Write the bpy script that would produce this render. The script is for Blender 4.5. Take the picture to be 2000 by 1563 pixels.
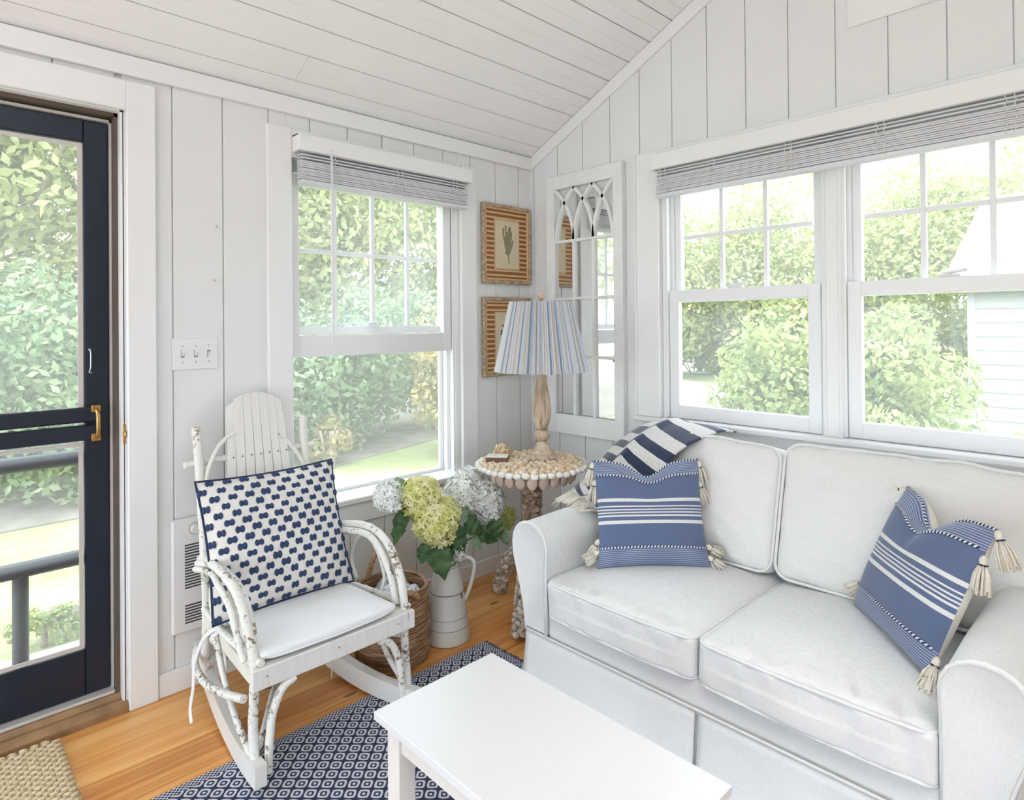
import bpy, bmesh, math, random
from math import sin, cos, pi, radians as R, sqrt, exp
from mathutils import Vector, Matrix, Euler, noise

random.seed(7)
sc = bpy.context.scene
for o in list(bpy.data.objects): bpy.data.objects.remove(o)
COL = sc.collection

# ------------------------------------------------------------------ camera
cd = bpy.data.cameras.new('camera'); cam = bpy.data.objects.new('camera', cd); COL.objects.link(cam)
cd.sensor_fit = 'HORIZONTAL'; cd.sensor_width = 36.0; cd.lens = 36.0 * 1221.19 / 2000.0
cd.shift_x = 0.0; cd.shift_y = -(781.5 - 627.1) / 2000.0
cd.clip_start = 0.02; cd.clip_end = 200
_F = Vector((-0.72025625, 0.69368203, 0.00601451)); _R = Vector((0.69362765, 0.72027769, -0.00898495)); _U = Vector((0.01056481, 0.00229963, 0.99994155))
cam.matrix_world = Matrix(((_R.x, _U.x, -_F.x, 2.5248), (_R.y, _U.y, -_F.y, -2.5972), (_R.z, _U.z, -_F.z, 1.3356), (0, 0, 0, 1)))
sc.camera = cam

# ------------------------------------------------------------------ world, sun, exposure
w = bpy.data.worlds.new('sky'); sc.world = w; w.use_nodes = True
bg = w.node_tree.nodes['Background']; bg.inputs[0].default_value = (0.81, 0.905, 1.0, 1); bg.inputs[1].default_value = 1.9
sd = bpy.data.lights.new('sun', 'SUN'); sun = bpy.data.objects.new('sun', sd); COL.objects.link(sun)
sd.energy = 0.7; sd.angle = R(25.0); sd.color = (1.0, 0.97, 0.92)
sun.rotation_euler = Vector((-0.42, 0.42, -1.0)).to_track_quat('-Z', 'Y').to_euler()
sc.view_settings.view_transform = 'Standard'; sc.view_settings.look = 'None'
sc.view_settings.exposure = 1.5; sc.view_settings.gamma = 1.0; sc.view_settings.use_curve_mapping = False

# ------------------------------------------------------------------ materials
def new_mat(name):
    m = bpy.data.materials.new(name); m.use_nodes = True
    nt = m.node_tree; b = nt.nodes['Principled BSDF']; return m, nt, b
def N(nt, t, **kw):
    n = nt.nodes.new(t)
    for k, v in kw.items(): setattr(n, k, v)
    return n
def mth(nt, op, a, b=None, c=None):
    n = N(nt, 'ShaderNodeMath', operation=op)
    for i, v in enumerate((a, b, c)):
        if v is None: continue
        if isinstance(v, (int, float)): n.inputs[i].default_value = v
        else: nt.links.new(v, n.inputs[i])
    return n.outputs[0]
def ramp(nt, fac, stops, const=False):
    n = N(nt, 'ShaderNodeValToRGB'); cr = n.color_ramp
    if const: cr.interpolation = 'CONSTANT'
    while len(cr.elements) < len(stops): cr.elements.new(0.5)
    for e, (p, c) in zip(cr.elements, stops): e.position = p; e.color = (*c, 1)
    nt.links.new(fac, n.inputs[0]); return n.outputs[0]
def bump(nt, b, h, strength=0.3, dist=0.01):
    n = N(nt, 'ShaderNodeBump'); n.inputs['Strength'].default_value = strength; n.inputs['Distance'].default_value = dist
    nt.links.new(h, n.inputs['Height']); nt.links.new(n.outputs[0], b.inputs['Normal'])
def noise_tex(nt, scale, detail=3, vec=None, rough=0.5):
    n = N(nt, 'ShaderNodeTexNoise'); n.inputs['Scale'].default_value = scale; n.inputs['Detail'].default_value = detail; n.inputs['Roughness'].default_value = rough
    if vec is not None: nt.links.new(vec, n.inputs['Vector'])
    return n.outputs['Fac']
def objco(nt): return N(nt, 'ShaderNodeTexCoord').outputs['Object']
def uvco(nt): return N(nt, 'ShaderNodeTexCoord').outputs['UV']
def mapping(nt, vec, scale=(1, 1, 1), rot=(0, 0, 0), loc=(0, 0, 0)):
    n = N(nt, 'ShaderNodeMapping'); n.inputs['Scale'].default_value = scale; n.inputs['Rotation'].default_value = rot; n.inputs['Location'].default_value = loc
    nt.links.new(vec, n.inputs['Vector']); return n.outputs[0]

M = {}
def plain(key, col, rough=0.5, var=0.04, scale=8, bs=0.0, bscale=60, metal=0.0, sheen=0.0):
    m, nt, b = new_mat(key); co = objco(nt)
    f = noise_tex(nt, scale, 4, co)
    lo = tuple(max(0, c * (1 - var)) for c in col); hi = tuple(min(1, c * (1 + var)) for c in col)
    nt.links.new(ramp(nt, f, [(0.3, lo), (0.7, hi)]), b.inputs['Base Color'])
    b.inputs['Roughness'].default_value = rough; b.inputs['Metallic'].default_value = metal
    if sheen: b.inputs['Sheen Weight'].default_value = sheen
    if bs: bump(nt, b, noise_tex(nt, bscale, 3, co), bs, 0.004)
    M[key] = m; return m
plain('wall_white', (0.79, 0.79, 0.785), 0.45, 0.015, 3)
plain('ceil_white', (0.91, 0.91, 0.905), 0.5, 0.015, 3)
plain('trim_white', (0.84, 0.84, 0.835), 0.35, 0.012, 4)
plain('sash_white', (0.83, 0.83, 0.84), 0.35, 0.01, 4)
plain('blind_white', (0.87, 0.87, 0.90), 0.45, 0.02, 6)
def add_trans(key, k, col):
    m = M[key]; nt = m.node_tree; b = nt.nodes['Principled BSDF']; tr = N(nt, 'ShaderNodeBsdfTranslucent'); tr.inputs[0].default_value = (*col, 1); ms = N(nt, 'ShaderNodeMixShader'); ms.inputs[0].default_value = k
    nt.links.new(b.outputs[0], ms.inputs[1]); nt.links.new(tr.outputs[0], ms.inputs[2]); nt.links.new(ms.outputs[0], nt.nodes['Material Output'].inputs[0])
add_trans('blind_white', 0.30, (0.86, 0.86, 0.90))
plain('plastic_white', (0.82, 0.82, 0.82), 0.3, 0.01, 5)
plain('heater_white', (0.78, 0.77, 0.76), 0.4, 0.01, 5)
plain('dark_slot', (0.05, 0.05, 0.05), 0.7)
plain('navy_door', (0.006, 0.012, 0.028), 0.4, 0.15, 12, 0.05, 90)
plain('door_bar', (0.055, 0.055, 0.065), 0.45, 0.1, 10)
plain('bronze', (0.11, 0.08, 0.06), 0.45, 0.1, 20)
plain('aluminium', (0.58, 0.55, 0.52), 0.4, 0.04, 20)
plain('brass', (0.50, 0.30, 0.10), 0.32, 0.15, 40, metal=0.9)
plain('steel', (0.6, 0.6, 0.6), 0.3, 0.05, 30, metal=0.9)
plain('threshold_wood', (0.33, 0.19, 0.09), 0.5, 0.25, 14)
plain('mirror_frame', (0.80, 0.80, 0.79), 0.5, 0.05, 14, 0.1, 50)
plain('groove_grey', (0.22, 0.22, 0.22), 0.6)
plain('table_white', (0.72, 0.72, 0.725), 0.28, 0.008, 5)
plain('table_white_warm', (0.80, 0.745, 0.70), 0.35, 0.02, 5)  # white table paint with the floor's warm reflection put into the colour
plain('cream_paint', (0.76, 0.74, 0.66), 0.5, 0.06, 14)
plain('sheet_white', (0.84, 0.84, 0.85), 0.8, 0.02, 12, 0.12, 500)
plain('tassel', (0.75, 0.70, 0.60), 0.9, 0.1, 60, 0.2, 300)
plain('thread_dark', (0.02, 0.025, 0.05), 0.9)
plain('tuft_navy', (0.028, 0.055, 0.135), 0.9, 0.45, 220, 0.4, 700)
plain('piping_navy', (0.02, 0.03, 0.08), 0.9)
plain('box_brown', (0.16, 0.08, 0.05), 0.6)
plain('enamel', (0.70, 0.68, 0.62), 0.32, 0.035, 9)
plain('enamel_dark', (0.10, 0.09, 0.08), 0.5)
plain('enamel_line', (0.36, 0.34, 0.31), 0.5)
plain('stem_green', (0.16, 0.24, 0.07), 0.6, 0.2, 30)
plain('stem_brown', (0.16, 0.11, 0.07), 0.7, 0.2, 30)
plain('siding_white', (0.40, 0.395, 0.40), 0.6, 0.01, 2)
plain('roof_grey', (0.36, 0.37, 0.40), 0.8, 0.08, 6)
plain('bark', (0.30, 0.25, 0.20), 0.9, 0.25, 10)
plain('deck_wood', (0.45, 0.43, 0.40), 0.8, 0.06, 8)
plain('bounce_pale', (0.76, 0.76, 0.76), 0.8, 0.05, 3)
plain('soil', (0.24, 0.21, 0.18), 0.95, 0.25, 4)
plain('gravel', (0.44, 0.42, 0.38), 0.95, 0.08, 3)
plain('picture_gilt', (0.42, 0.31, 0.20), 0.6, 0.4, 60, 0.6, 120)
plain('picture_bead', (0.66, 0.42, 0.22), 0.5, 0.12, 40)
plain('coral_ink', (0.26, 0.25, 0.15), 0.8, 0.25, 60)
plain('leaf_ink', (0.06, 0.07, 0.04), 0.8, 0.25, 60)
m, nt, b = new_mat('towel'); nt.links.new(ramp(nt, noise_tex(nt, 26, 2, mapping(nt, objco(nt), (1, 2.4, 1))), [(0.42, (0.80, 0.80, 0.82)), (0.52, (0.76, 0.77, 0.82)), (0.58, (0.22, 0.28, 0.5)), (0.64, (0.78, 0.78, 0.82))]), b.inputs['Base Color']); b.inputs['Roughness'].default_value = 0.95; M['towel'] = m
plain('paper', (0.68, 0.58, 0.40), 0.8, 0.06, 12)
plain('print_border', (0.60, 0.42, 0.26), 0.8, 0.08, 20)

def shells(key, cols, scale=60):
    m, nt, b = new_mat(key); oi = N(nt, 'ShaderNodeObjectInfo'); co = objco(nt)
    f = mth(nt, 'ADD', mth(nt, 'MULTIPLY', oi.outputs['Random'], 0.8), mth(nt, 'MULTIPLY', noise_tex(nt, scale, 3, co), 0.3))
    n = len(cols); nt.links.new(ramp(nt, f, [(0.12 + 0.8 * i / (n - 1), c) for i, c in enumerate(cols)]), b.inputs['Base Color'])
    b.inputs['Roughness'].default_value = 0.4; bump(nt, b, noise_tex(nt, 200, 2, co), 0.2, 0.003); M[key] = m
shells('shell_cream', [(0.72, 0.55, 0.36), (0.80, 0.68, 0.50), (0.62, 0.42, 0.26), (0.82, 0.74, 0.60)])
shells('shell_white', [(0.80, 0.78, 0.72), (0.84, 0.82, 0.78), (0.74, 0.70, 0.64)])
shells('shell_pink', [(0.62, 0.44, 0.36), (0.72, 0.56, 0.47), (0.55, 0.40, 0.33)])
def shell_mass(key, a, b_, c_):
    m, nt, b = new_mat(key); co = objco(nt)
    nt.links.new(ramp(nt, noise_tex(nt, 38, 2, co), [(0.3, a), (0.5, b_), (0.7, c_)]), b.inputs['Base Color'])
    b.inputs['Roughness'].default_value = 0.5; M[key] = m
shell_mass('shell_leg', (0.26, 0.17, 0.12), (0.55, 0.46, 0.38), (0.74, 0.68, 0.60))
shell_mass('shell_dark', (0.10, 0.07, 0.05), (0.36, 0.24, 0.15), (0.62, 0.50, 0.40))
shell_mass('shell_cluster', (0.40, 0.26, 0.14), (0.66, 0.48, 0.30), (0.78, 0.64, 0.46))

# pine floor: long grain along y with knots
m, nt, b = new_mat('pine'); oi = N(nt, 'ShaderNodeObjectInfo'); co = objco(nt)
comb = N(nt, 'ShaderNodeCombineXYZ'); nt.links.new(mth(nt, 'MULTIPLY', oi.outputs['Random'], 17.0), comb.inputs[1]); nt.links.new(mth(nt, 'MULTIPLY', oi.outputs['Random'], 5.0), comb.inputs[0])
va = N(nt, 'ShaderNodeVectorMath', operation='ADD'); nt.links.new(co, va.inputs[0]); nt.links.new(comb.outputs[0], va.inputs[1])
v = va.outputs[0]
g = noise_tex(nt, 1.0, 4, mapping(nt, v, (34, 1.3, 1)), 0.6)
g2 = noise_tex(nt, 1.0, 2, mapping(nt, v, (5, 0.5, 1)))
base = ramp(nt, mth(nt, 'ADD', mth(nt, 'ADD', mth(nt, 'MULTIPLY', g, 0.55), mth(nt, 'MULTIPLY', g2, 0.45)), mth(nt, 'MULTIPLY', mth(nt, 'SUBTRACT', oi.outputs['Random'], 0.5), 0.16)), [(0.36, (0.56, 0.215, 0.05)), (0.5, (0.78, 0.36, 0.10)), (0.62, (0.90, 0.50, 0.175))])
vor = N(nt, 'ShaderNodeTexVoronoi', voronoi_dimensions='2D'); vor.inputs['Scale'].default_value = 1.0; nt.links.new(mapping(nt, v, (4.2, 1.7, 1)), vor.inputs['Vector'])
kn = ramp(nt, vor.outputs['Distance'], [(0.0, (0.7, 0.7, 0.7)), (0.035, (0.95, 0.95, 0.95)), (0.055, (0, 0, 0))])
mix = N(nt, 'ShaderNodeMix', data_type='RGBA'); nt.links.new(kn, mix.inputs[0]); nt.links.new(base, mix.inputs[6]); mix.inputs[7].default_value = (0.17, 0.065, 0.03, 1)
nt.links.new(mix.outputs[2], b.inputs['Base Color']); b.inputs['Roughness'].default_value = 0.30; bump(nt, b, g, 0.05, 0.002); M['pine'] = m

# chipped white twig paint
m, nt, b = new_mat('twig'); co = objco(nt)
f = mth(nt, 'ADD', mth(nt, 'MULTIPLY', noise_tex(nt, 72, 4, co, 0.62), 0.6), mth(nt, 'MULTIPLY', noise_tex(nt, 14, 2, co), 0.4))
nt.links.new(ramp(nt, f, [(0.37, (0.17, 0.125, 0.09)), (0.415, (0.47, 0.42, 0.35)), (0.45, (0.78, 0.77, 0.72)), (0.7, (0.82, 0.81, 0.77))]), b.inputs['Base Color'])
b.inputs['Roughness'].default_value = 0.6; bump(nt, b, f, 0.5, 0.006); M['twig'] = m
m, nt, b = new_mat('slat_paint'); co = objco(nt)
nt.links.new(ramp(nt, noise_tex(nt, 22, 4, mapping(nt, co, (1, 3, 0.4))), [(0.26, (0.45, 0.41, 0.35)), (0.33, (0.75, 0.73, 0.69)), (0.7, (0.80, 0.785, 0.755))]), b.inputs['Base Color'])
b.inputs['Roughness'].default_value = 0.5; M['slat_paint'] = m

# woven off-white linen
def linen(key, col, sc_=900):
    m, nt, b = new_mat(key); co = objco(nt)
    h = mth(nt, 'ADD', noise_tex(nt, 1, 2, mapping(nt, co, (sc_, 60, 60))), noise_tex(nt, 1, 2, mapping(nt, co, (60, 60, sc_))))
    nt.links.new(ramp(nt, mth(nt, 'MULTIPLY', h, 0.5), [(0.32, tuple(c * 0.92 for c in col)), (0.68, tuple(min(1, c * 1.05) for c in col))]), b.inputs['Base Color'])
    b.inputs['Roughness'].default_value = 0.85; b.inputs['Sheen Weight'].default_value = 0.15
    bump(nt, b, mth(nt, 'ADD', mth(nt, 'MULTIPLY', h, 0.25), mth(nt, 'MULTIPLY', noise_tex(nt, 9, 3, co), 1.2)), 0.25, 0.012); M[key] = m
linen('linen', (0.765, 0.765, 0.765))
linen('linen_back', (0.765, 0.755, 0.735))
linen('pillow_back', (0.80, 0.76, 0.68))

# striped blue pillow (v runs up the pillow)
def stripe_fabric(key, stops, fine=None):
    m, nt, b = new_mat(key); uv = uvco(nt); sx = N(nt, 'ShaderNodeSeparateXYZ'); nt.links.new(uv, sx.inputs[0])
    v = sx.outputs['Y']; col = ramp(nt, v, stops, True); co = objco(nt)
    if fine:
        k, lo, hi, colr = fine
        s = mth(nt, 'GREATER_THAN', mth(nt, 'FRACT', mth(nt, 'MULTIPLY', v, k)), 0.66)
        band = mth(nt, 'ADD', mth(nt, 'LESS_THAN', v, lo), mth(nt, 'GREATER_THAN', v, hi))
        mx = N(nt, 'ShaderNodeMix', data_type='RGBA'); nt.links.new(mth(nt, 'MULTIPLY', s, band), mx.inputs[0]); nt.links.new(col, mx.inputs[6]); mx.inputs[7].default_value = (*colr, 1); col = mx.outputs[2]
    wv = mth(nt, 'ADD', noise_tex(nt, 1, 2, mapping(nt, uv, (420, 30, 1))), noise_tex(nt, 1, 2, mapping(nt, uv, (30, 420, 1))))
    mm = N(nt, 'ShaderNodeMix', data_type='RGBA', blend_type='MULTIPLY'); mm.inputs[0].default_value = 1.0
    nt.links.new(col, mm.inputs[6]); nt.links.new(ramp(nt, mth(nt, 'MULTIPLY', wv, 0.5), [(0.35, (0.78, 0.78, 0.8)), (0.65, (1, 1, 1))]), mm.inputs[7])
    nt.links.new(mm.outputs[2], b.inputs['Base Color']); b.inputs['Roughness'].default_value = 0.85; b.inputs['Sheen Weight'].default_value = 0.2
    bump(nt, b, wv, 0.2, 0.002); M[key] = m
BL = (0.115, 0.155, 0.275); WH = (0.80, 0.79, 0.76)
st = [(0.0, BL), (0.385, WH), (0.415, BL), (0.452, WH), (0.466, BL), (0.482, WH), (0.494, BL), (0.510, WH), (0.522, BL), (0.540, WH), (0.554, BL), (0.592, WH), (0.622, BL)]
stripe_fabric('blue_stripe', st, (60, 0.175, 0.84, (0.42, 0.47, 0.60)))
NV = (0.018, 0.03, 0.07)
m, nt, b = new_mat('throw_stripe'); uv = uvco(nt); sx = N(nt, 'ShaderNodeSeparateXYZ'); nt.links.new(uv, sx.inputs[0])
s = mth(nt, 'GREATER_THAN', mth(nt, 'FRACT', mth(nt, 'ADD', sx.outputs['Y'], mth(nt, 'MULTIPLY', noise_tex(nt, 30, 2, uv), 0.04))), 0.52)
mx = N(nt, 'ShaderNodeMix', data_type='RGBA'); nt.links.new(s, mx.inputs[0]); mx.inputs[6].default_value = (0.78, 0.76, 0.72, 1); mx.inputs[7].default_value = (0.022, 0.038, 0.085, 1)
mm = N(nt, 'ShaderNodeMix', data_type='RGBA', blend_type='MULTIPLY'); mm.inputs[0].default_value = 1; nt.links.new(mx.outputs[2], mm.inputs[6])
nt.links.new(ramp(nt, noise_tex(nt, 160, 3, objco(nt)), [(0.3, (0.75, 0.75, 0.78)), (0.7, (1, 1, 1))]), mm.inputs[7])
nt.links.new(mm.outputs[2], b.inputs['Base Color']); b.inputs['Roughness'].default_value = 0.95; b.inputs['Sheen Weight'].default_value = 0.3
bump(nt, b, noise_tex(nt, 300, 2, objco(nt)), 0.3, 0.004); M['throw_stripe'] = m

# rope trim: helical dark/light
m, nt, b = new_mat('rope'); uv = uvco(nt); sx = N(nt, 'ShaderNodeSeparateXYZ'); nt.links.new(uv, sx.inputs[0])
s = mth(nt, 'GREATER_THAN', mth(nt, 'FRACT', mth(nt, 'ADD', sx.outputs['X'], sx.outputs['Y'])), 0.5)
mx = N(nt, 'ShaderNodeMix', data_type='RGBA'); nt.links.new(s, mx.inputs[0]); mx.inputs[6].default_value = (0.72, 0.74, 0.78, 1); mx.inputs[7].default_value = (0.015, 0.025, 0.06, 1)
nt.links.new(mx.outputs[2], b.inputs['Base Color']); b.inputs['Roughness'].default_value = 0.9; M['rope'] = m
plain('pillow_white', (0.79, 0.76, 0.72), 0.9, 0.05, 40, 0.3, 300)

# lamp shade stripes (u around)
m, nt, b = new_mat('shade_stripe'); uv = uvco(nt); sx = N(nt, 'ShaderNodeSeparateXYZ'); nt.links.new(uv, sx.inputs[0])
u = mth(nt, 'FRACT', mth(nt, 'MULTIPLY', sx.outputs['X'], 9.0)); W_ = (0.83, 0.83, 0.83)
colr = ramp(nt, u, [(0.0, W_), (0.10, (0.40, 0.46, 0.64)), (0.16, W_), (0.30, (0.62, 0.55, 0.47)), (0.33, W_), (0.40, (0.40, 0.47, 0.56)), (0.47, (0.66, 0.72, 0.80)), (0.55, W_), (0.66, (0.30, 0.32, 0.36)), (0.685, W_), (0.80, (0.55, 0.60, 0.76)), (0.84, W_), (0.93, (0.70, 0.60, 0.52)), (0.95, W_)], True)
nt.links.new(colr, b.inputs['Base Color']); b.inputs['Roughness'].default_value = 0.8
tr = N(nt, 'ShaderNodeBsdfTranslucent'); nt.links.new(colr, tr.inputs[0]); ms = N(nt, 'ShaderNodeMixShader'); ms.inputs[0].default_value = 0.3
nt.links.new(b.outputs[0], ms.inputs[1]); nt.links.new(tr.outputs[0], ms.inputs[2]); nt.links.new(ms.outputs[0], nt.nodes['Material Output'].inputs[0]); M['shade_stripe'] = m

# lamp wood
m, nt, b = new_mat('lamp_wood'); co = objco(nt)
nt.links.new(ramp(nt, noise_tex(nt, 1, 4, mapping(nt, co, (55, 55, 9))), [(0.3, (0.30, 0.20, 0.13)), (0.5, (0.47, 0.355, 0.255)), (0.7, (0.63, 0.53, 0.42))]), b.inputs['Base Color'])
b.inputs['Roughness'].default_value = 0.6; M['lamp_wood'] = m

# picture mat: brown with light bands, across z
m, nt, b = new_mat('picture_stripe'); co = objco(nt); sx = N(nt, 'ShaderNodeSeparateXYZ'); nt.links.new(co, sx.inputs[0])
fz = mth(nt, 'FRACT', mth(nt, 'MULTIPLY', sx.outputs['Z'], 1 / 0.0262))
nt.links.new(ramp(nt, mth(nt, 'ADD', fz, mth(nt, 'MULTIPLY', noise_tex(nt, 40, 2, co), 0.05)), [(0.0, (0.27, 0.115, 0.022)), (0.62, (0.22, 0.085, 0.015)), (0.66, (0.72, 0.45, 0.24)), (0.97, (0.66, 0.40, 0.2))], True), b.inputs['Base Color']); b.inputs['Roughness'].default_value = 0.5; M['picture_stripe'] = m

# rug: lattice of diamonds, ringed, with a checked border
m, nt, b = new_mat('rug'); co = objco(nt); sx = N(nt, 'ShaderNodeSeparateXYZ'); nt.links.new(co, sx.inputs[0])
X, Y = sx.outputs['X'], sx.outputs['Y']; per = 0.054
uu = mth(nt, 'MULTIPLY', mth(nt, 'ADD', X, Y), 1 / per); vv = mth(nt, 'MULTIPLY', mth(nt, 'SUBTRACT', X, Y), 1 / per)
du = mth(nt, 'ABSOLUTE', mth(nt, 'SUBTRACT', mth(nt, 'FRACT', uu), 0.5)); dv = mth(nt, 'ABSOLUTE', mth(nt, 'SUBTRACT', mth(nt, 'FRACT', vv), 0.5))
mxd = mth(nt, 'MAXIMUM', du, dv); eu = mth(nt, 'SQRT', mth(nt, 'ADD', mth(nt, 'MULTIPLY', du, du), mth(nt, 'MULTIPLY', dv, dv)))
wob = mth(nt, 'ADD', mth(nt, 'ADD', mth(nt, 'MULTIPLY', mxd, 1.1), mth(nt, 'MULTIPLY', eu, 0.7)), mth(nt, 'MULTIPLY', mth(nt, 'SUBTRACT', noise_tex(nt, 420, 1, co), 0.5), 0.10))
NVY = (0.020, 0.028, 0.070); WHT = (0.58, 0.58, 0.64)
pat = ramp(nt, wob, [(0.0, WHT), (0.20, NVY), (0.45, WHT), (0.765, NVY)], True)
chk = N(nt, 'ShaderNodeTexChecker'); chk.inputs['Scale'].default_value = 150; chk.inputs[1].default_value = (*NVY, 1); chk.inputs[2].default_value = (*WHT, 1); nt.links.new(co, chk.inputs['Vector'])
bd = mth(nt, 'MAXIMUM', mth(nt, 'LESS_THAN', X, 0.032), mth(nt, 'GREATER_THAN', Y, -0.032))
mx = N(nt, 'ShaderNodeMix', data_type='RGBA'); nt.links.new(bd, mx.inputs[0]); nt.links.new(pat, mx.inputs[6]); nt.links.new(chk.outputs[0], mx.inputs[7])
nt.links.new(mx.outputs[2], b.inputs['Base Color']); b.inputs['Roughness'].default_value = 0.95; bump(nt, b, noise_tex(nt, 500, 2, co), 0.4, 0.003); M['rug'] = m
plain('rug_fringe', (0.10, 0.12, 0.2), 0.95, 0.5, 120)
def strand(key, a, b_, c_, mp):
    m, nt, b = new_mat(key); co = objco(nt); f = noise_tex(nt, 1, 3, mapping(nt, co, mp))
    nt.links.new(ramp(nt, f, [(0.3, a), (0.5, b_), (0.68, c_)]), b.inputs['Base Color']); b.inputs['Roughness'].default_value = 0.7; bump(nt, b, f, 0.6, 0.004); M[key] = m
strand('basket', (0.13, 0.06, 0.03), (0.31, 0.165, 0.085), (0.50, 0.31, 0.17), (16, 16, 190))
strand('basket_handle', (0.24, 0.12, 0.05), (0.44, 0.25, 0.12), (0.58, 0.36, 0.19), (80, 80, 80))
strand('jute', (0.52, 0.40, 0.23), (0.68, 0.55, 0.35), (0.76, 0.65, 0.46), (60, 200, 60))
plain('jute_base', (0.40, 0.30, 0.17), 0.9)

def leafy(key, cols, trans=0.35, scale=2.2, rough=0.6, spread=True):
    m, nt, b = new_mat(key); co = objco(nt); f = noise_tex(nt, scale, 3, co, 0.6)
    n = len(cols); col = ramp(nt, f, [(0.32 + 0.36 * i / (n - 1), c) for i, c in enumerate(cols)])
    nt.links.new(col, b.inputs['Base Color']); b.inputs['Roughness'].default_value = rough
    tr = N(nt, 'ShaderNodeBsdfTranslucent'); nt.links.new(col, tr.inputs[0]); ms = N(nt, 'ShaderNodeMixShader'); ms.inputs[0].default_value = trans
    nt.links.new(b.outputs[0], ms.inputs[1]); nt.links.new(tr.outputs[0], ms.inputs[2]); nt.links.new(ms.outputs[0], nt.nodes['Material Output'].inputs[0]); M[key] = m
leafy('leaf_tree', [(0.275, 0.318, 0.115), (0.411, 0.442, 0.177), (0.547, 0.554, 0.264)])
leafy('leaf_hedge', [(0.147, 0.217, 0.122), (0.262, 0.345, 0.191), (0.418, 0.488, 0.290)])
leafy('leaf_shrub', [(0.215, 0.286, 0.101), (0.342, 0.399, 0.151), (0.511, 0.530, 0.243)])
leafy('leaf_autumn', [(0.274, 0.274, 0.138), (0.433, 0.359, 0.174), (0.590, 0.430, 0.184)])
leafy('leaf_hydrangea', [(0.035, 0.085, 0.03), (0.07, 0.15, 0.055), (0.13, 0.23, 0.09)], 0.15, 14, 0.4)
leafy('leaf_pale', [(0.16, 0.27, 0.15), (0.26, 0.40, 0.24), (0.36, 0.50, 0.30)], 0.2, 14, 0.45)
leafy('petal_yellow', [(0.70, 0.70, 0.24), (0.84, 0.82, 0.42), (0.90, 0.88, 0.62)], 0.35, 16)
leafy('petal_white', [(0.84, 0.85, 0.80), (0.91, 0.92, 0.89), (0.93, 0.93, 0.92)], 0.15, 16)
leafy('petal_lime', [(0.45, 0.52, 0.16), (0.62, 0.66, 0.26), (0.72, 0.74, 0.40)], 0.35, 16)
m, nt, b = new_mat('lawn'); co = objco(nt)
f = mth(nt, 'ADD', mth(nt, 'MULTIPLY', noise_tex(nt, 0.9, 4, co), 0.6), mth(nt, 'MULTIPLY', noise_tex(nt, 24, 3, co), 0.4))
nt.links.new(ramp(nt, f, [(0.38, (0.24, 0.29, 0.11)), (0.5, (0.32, 0.36, 0.16)), (0.6, (0.44, 0.43, 0.29))]), b.inputs['Base Color']); b.inputs['Roughness'].default_value = 0.9; bump(nt, b, noise_tex(nt, 60, 2, co), 0.4, 0.02); M['lawn'] = m

def veil(key, k_tr, col=(0.9, 0.92, 0.95), gloss=0.012):
    m, nt, b = new_mat(key); out = nt.nodes['Material Output']; nt.nodes.remove(b)
    t = N(nt, 'ShaderNodeBsdfTransparent'); tl = N(nt, 'ShaderNodeBsdfTranslucent'); tl.inputs[0].default_value = (*col, 1)
    gl = N(nt, 'ShaderNodeBsdfGlossy'); gl.inputs['Roughness'].default_value = 0.02
    a = N(nt, 'ShaderNodeMixShader'); a.inputs[0].default_value = k_tr; nt.links.new(t.outputs[0], a.inputs[1]); nt.links.new(tl.outputs[0], a.inputs[2])
    c = N(nt, 'ShaderNodeMixShader'); c.inputs[0].default_value = gloss; nt.links.new(a.outputs[0], c.inputs[1]); nt.links.new(gl.outputs[0], c.inputs[2])
    nt.links.new(c.outputs[0], out.inputs[0]); M[key] = m
veil('glass', 0.07); veil('insect_screen', 0.12, (0.8, 0.8, 0.80), 0.0); veil('door_screen', 0.12, (0.8, 0.8, 0.80), 0.0)  # glass: translucent share mixes the washed-out outdoor haze into the pane
m, nt, b = new_mat('mirror'); b.inputs['Metallic'].default_value = 1; b.inputs['Roughness'].default_value = 0.03
nt.links.new(ramp(nt, noise_tex(nt, 6, 2, objco(nt)), [(0.3, (0.80, 0.81, 0.80)), (0.7, (0.86, 0.87, 0.86))]), b.inputs['Base Color']); M['mirror'] = m

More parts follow.
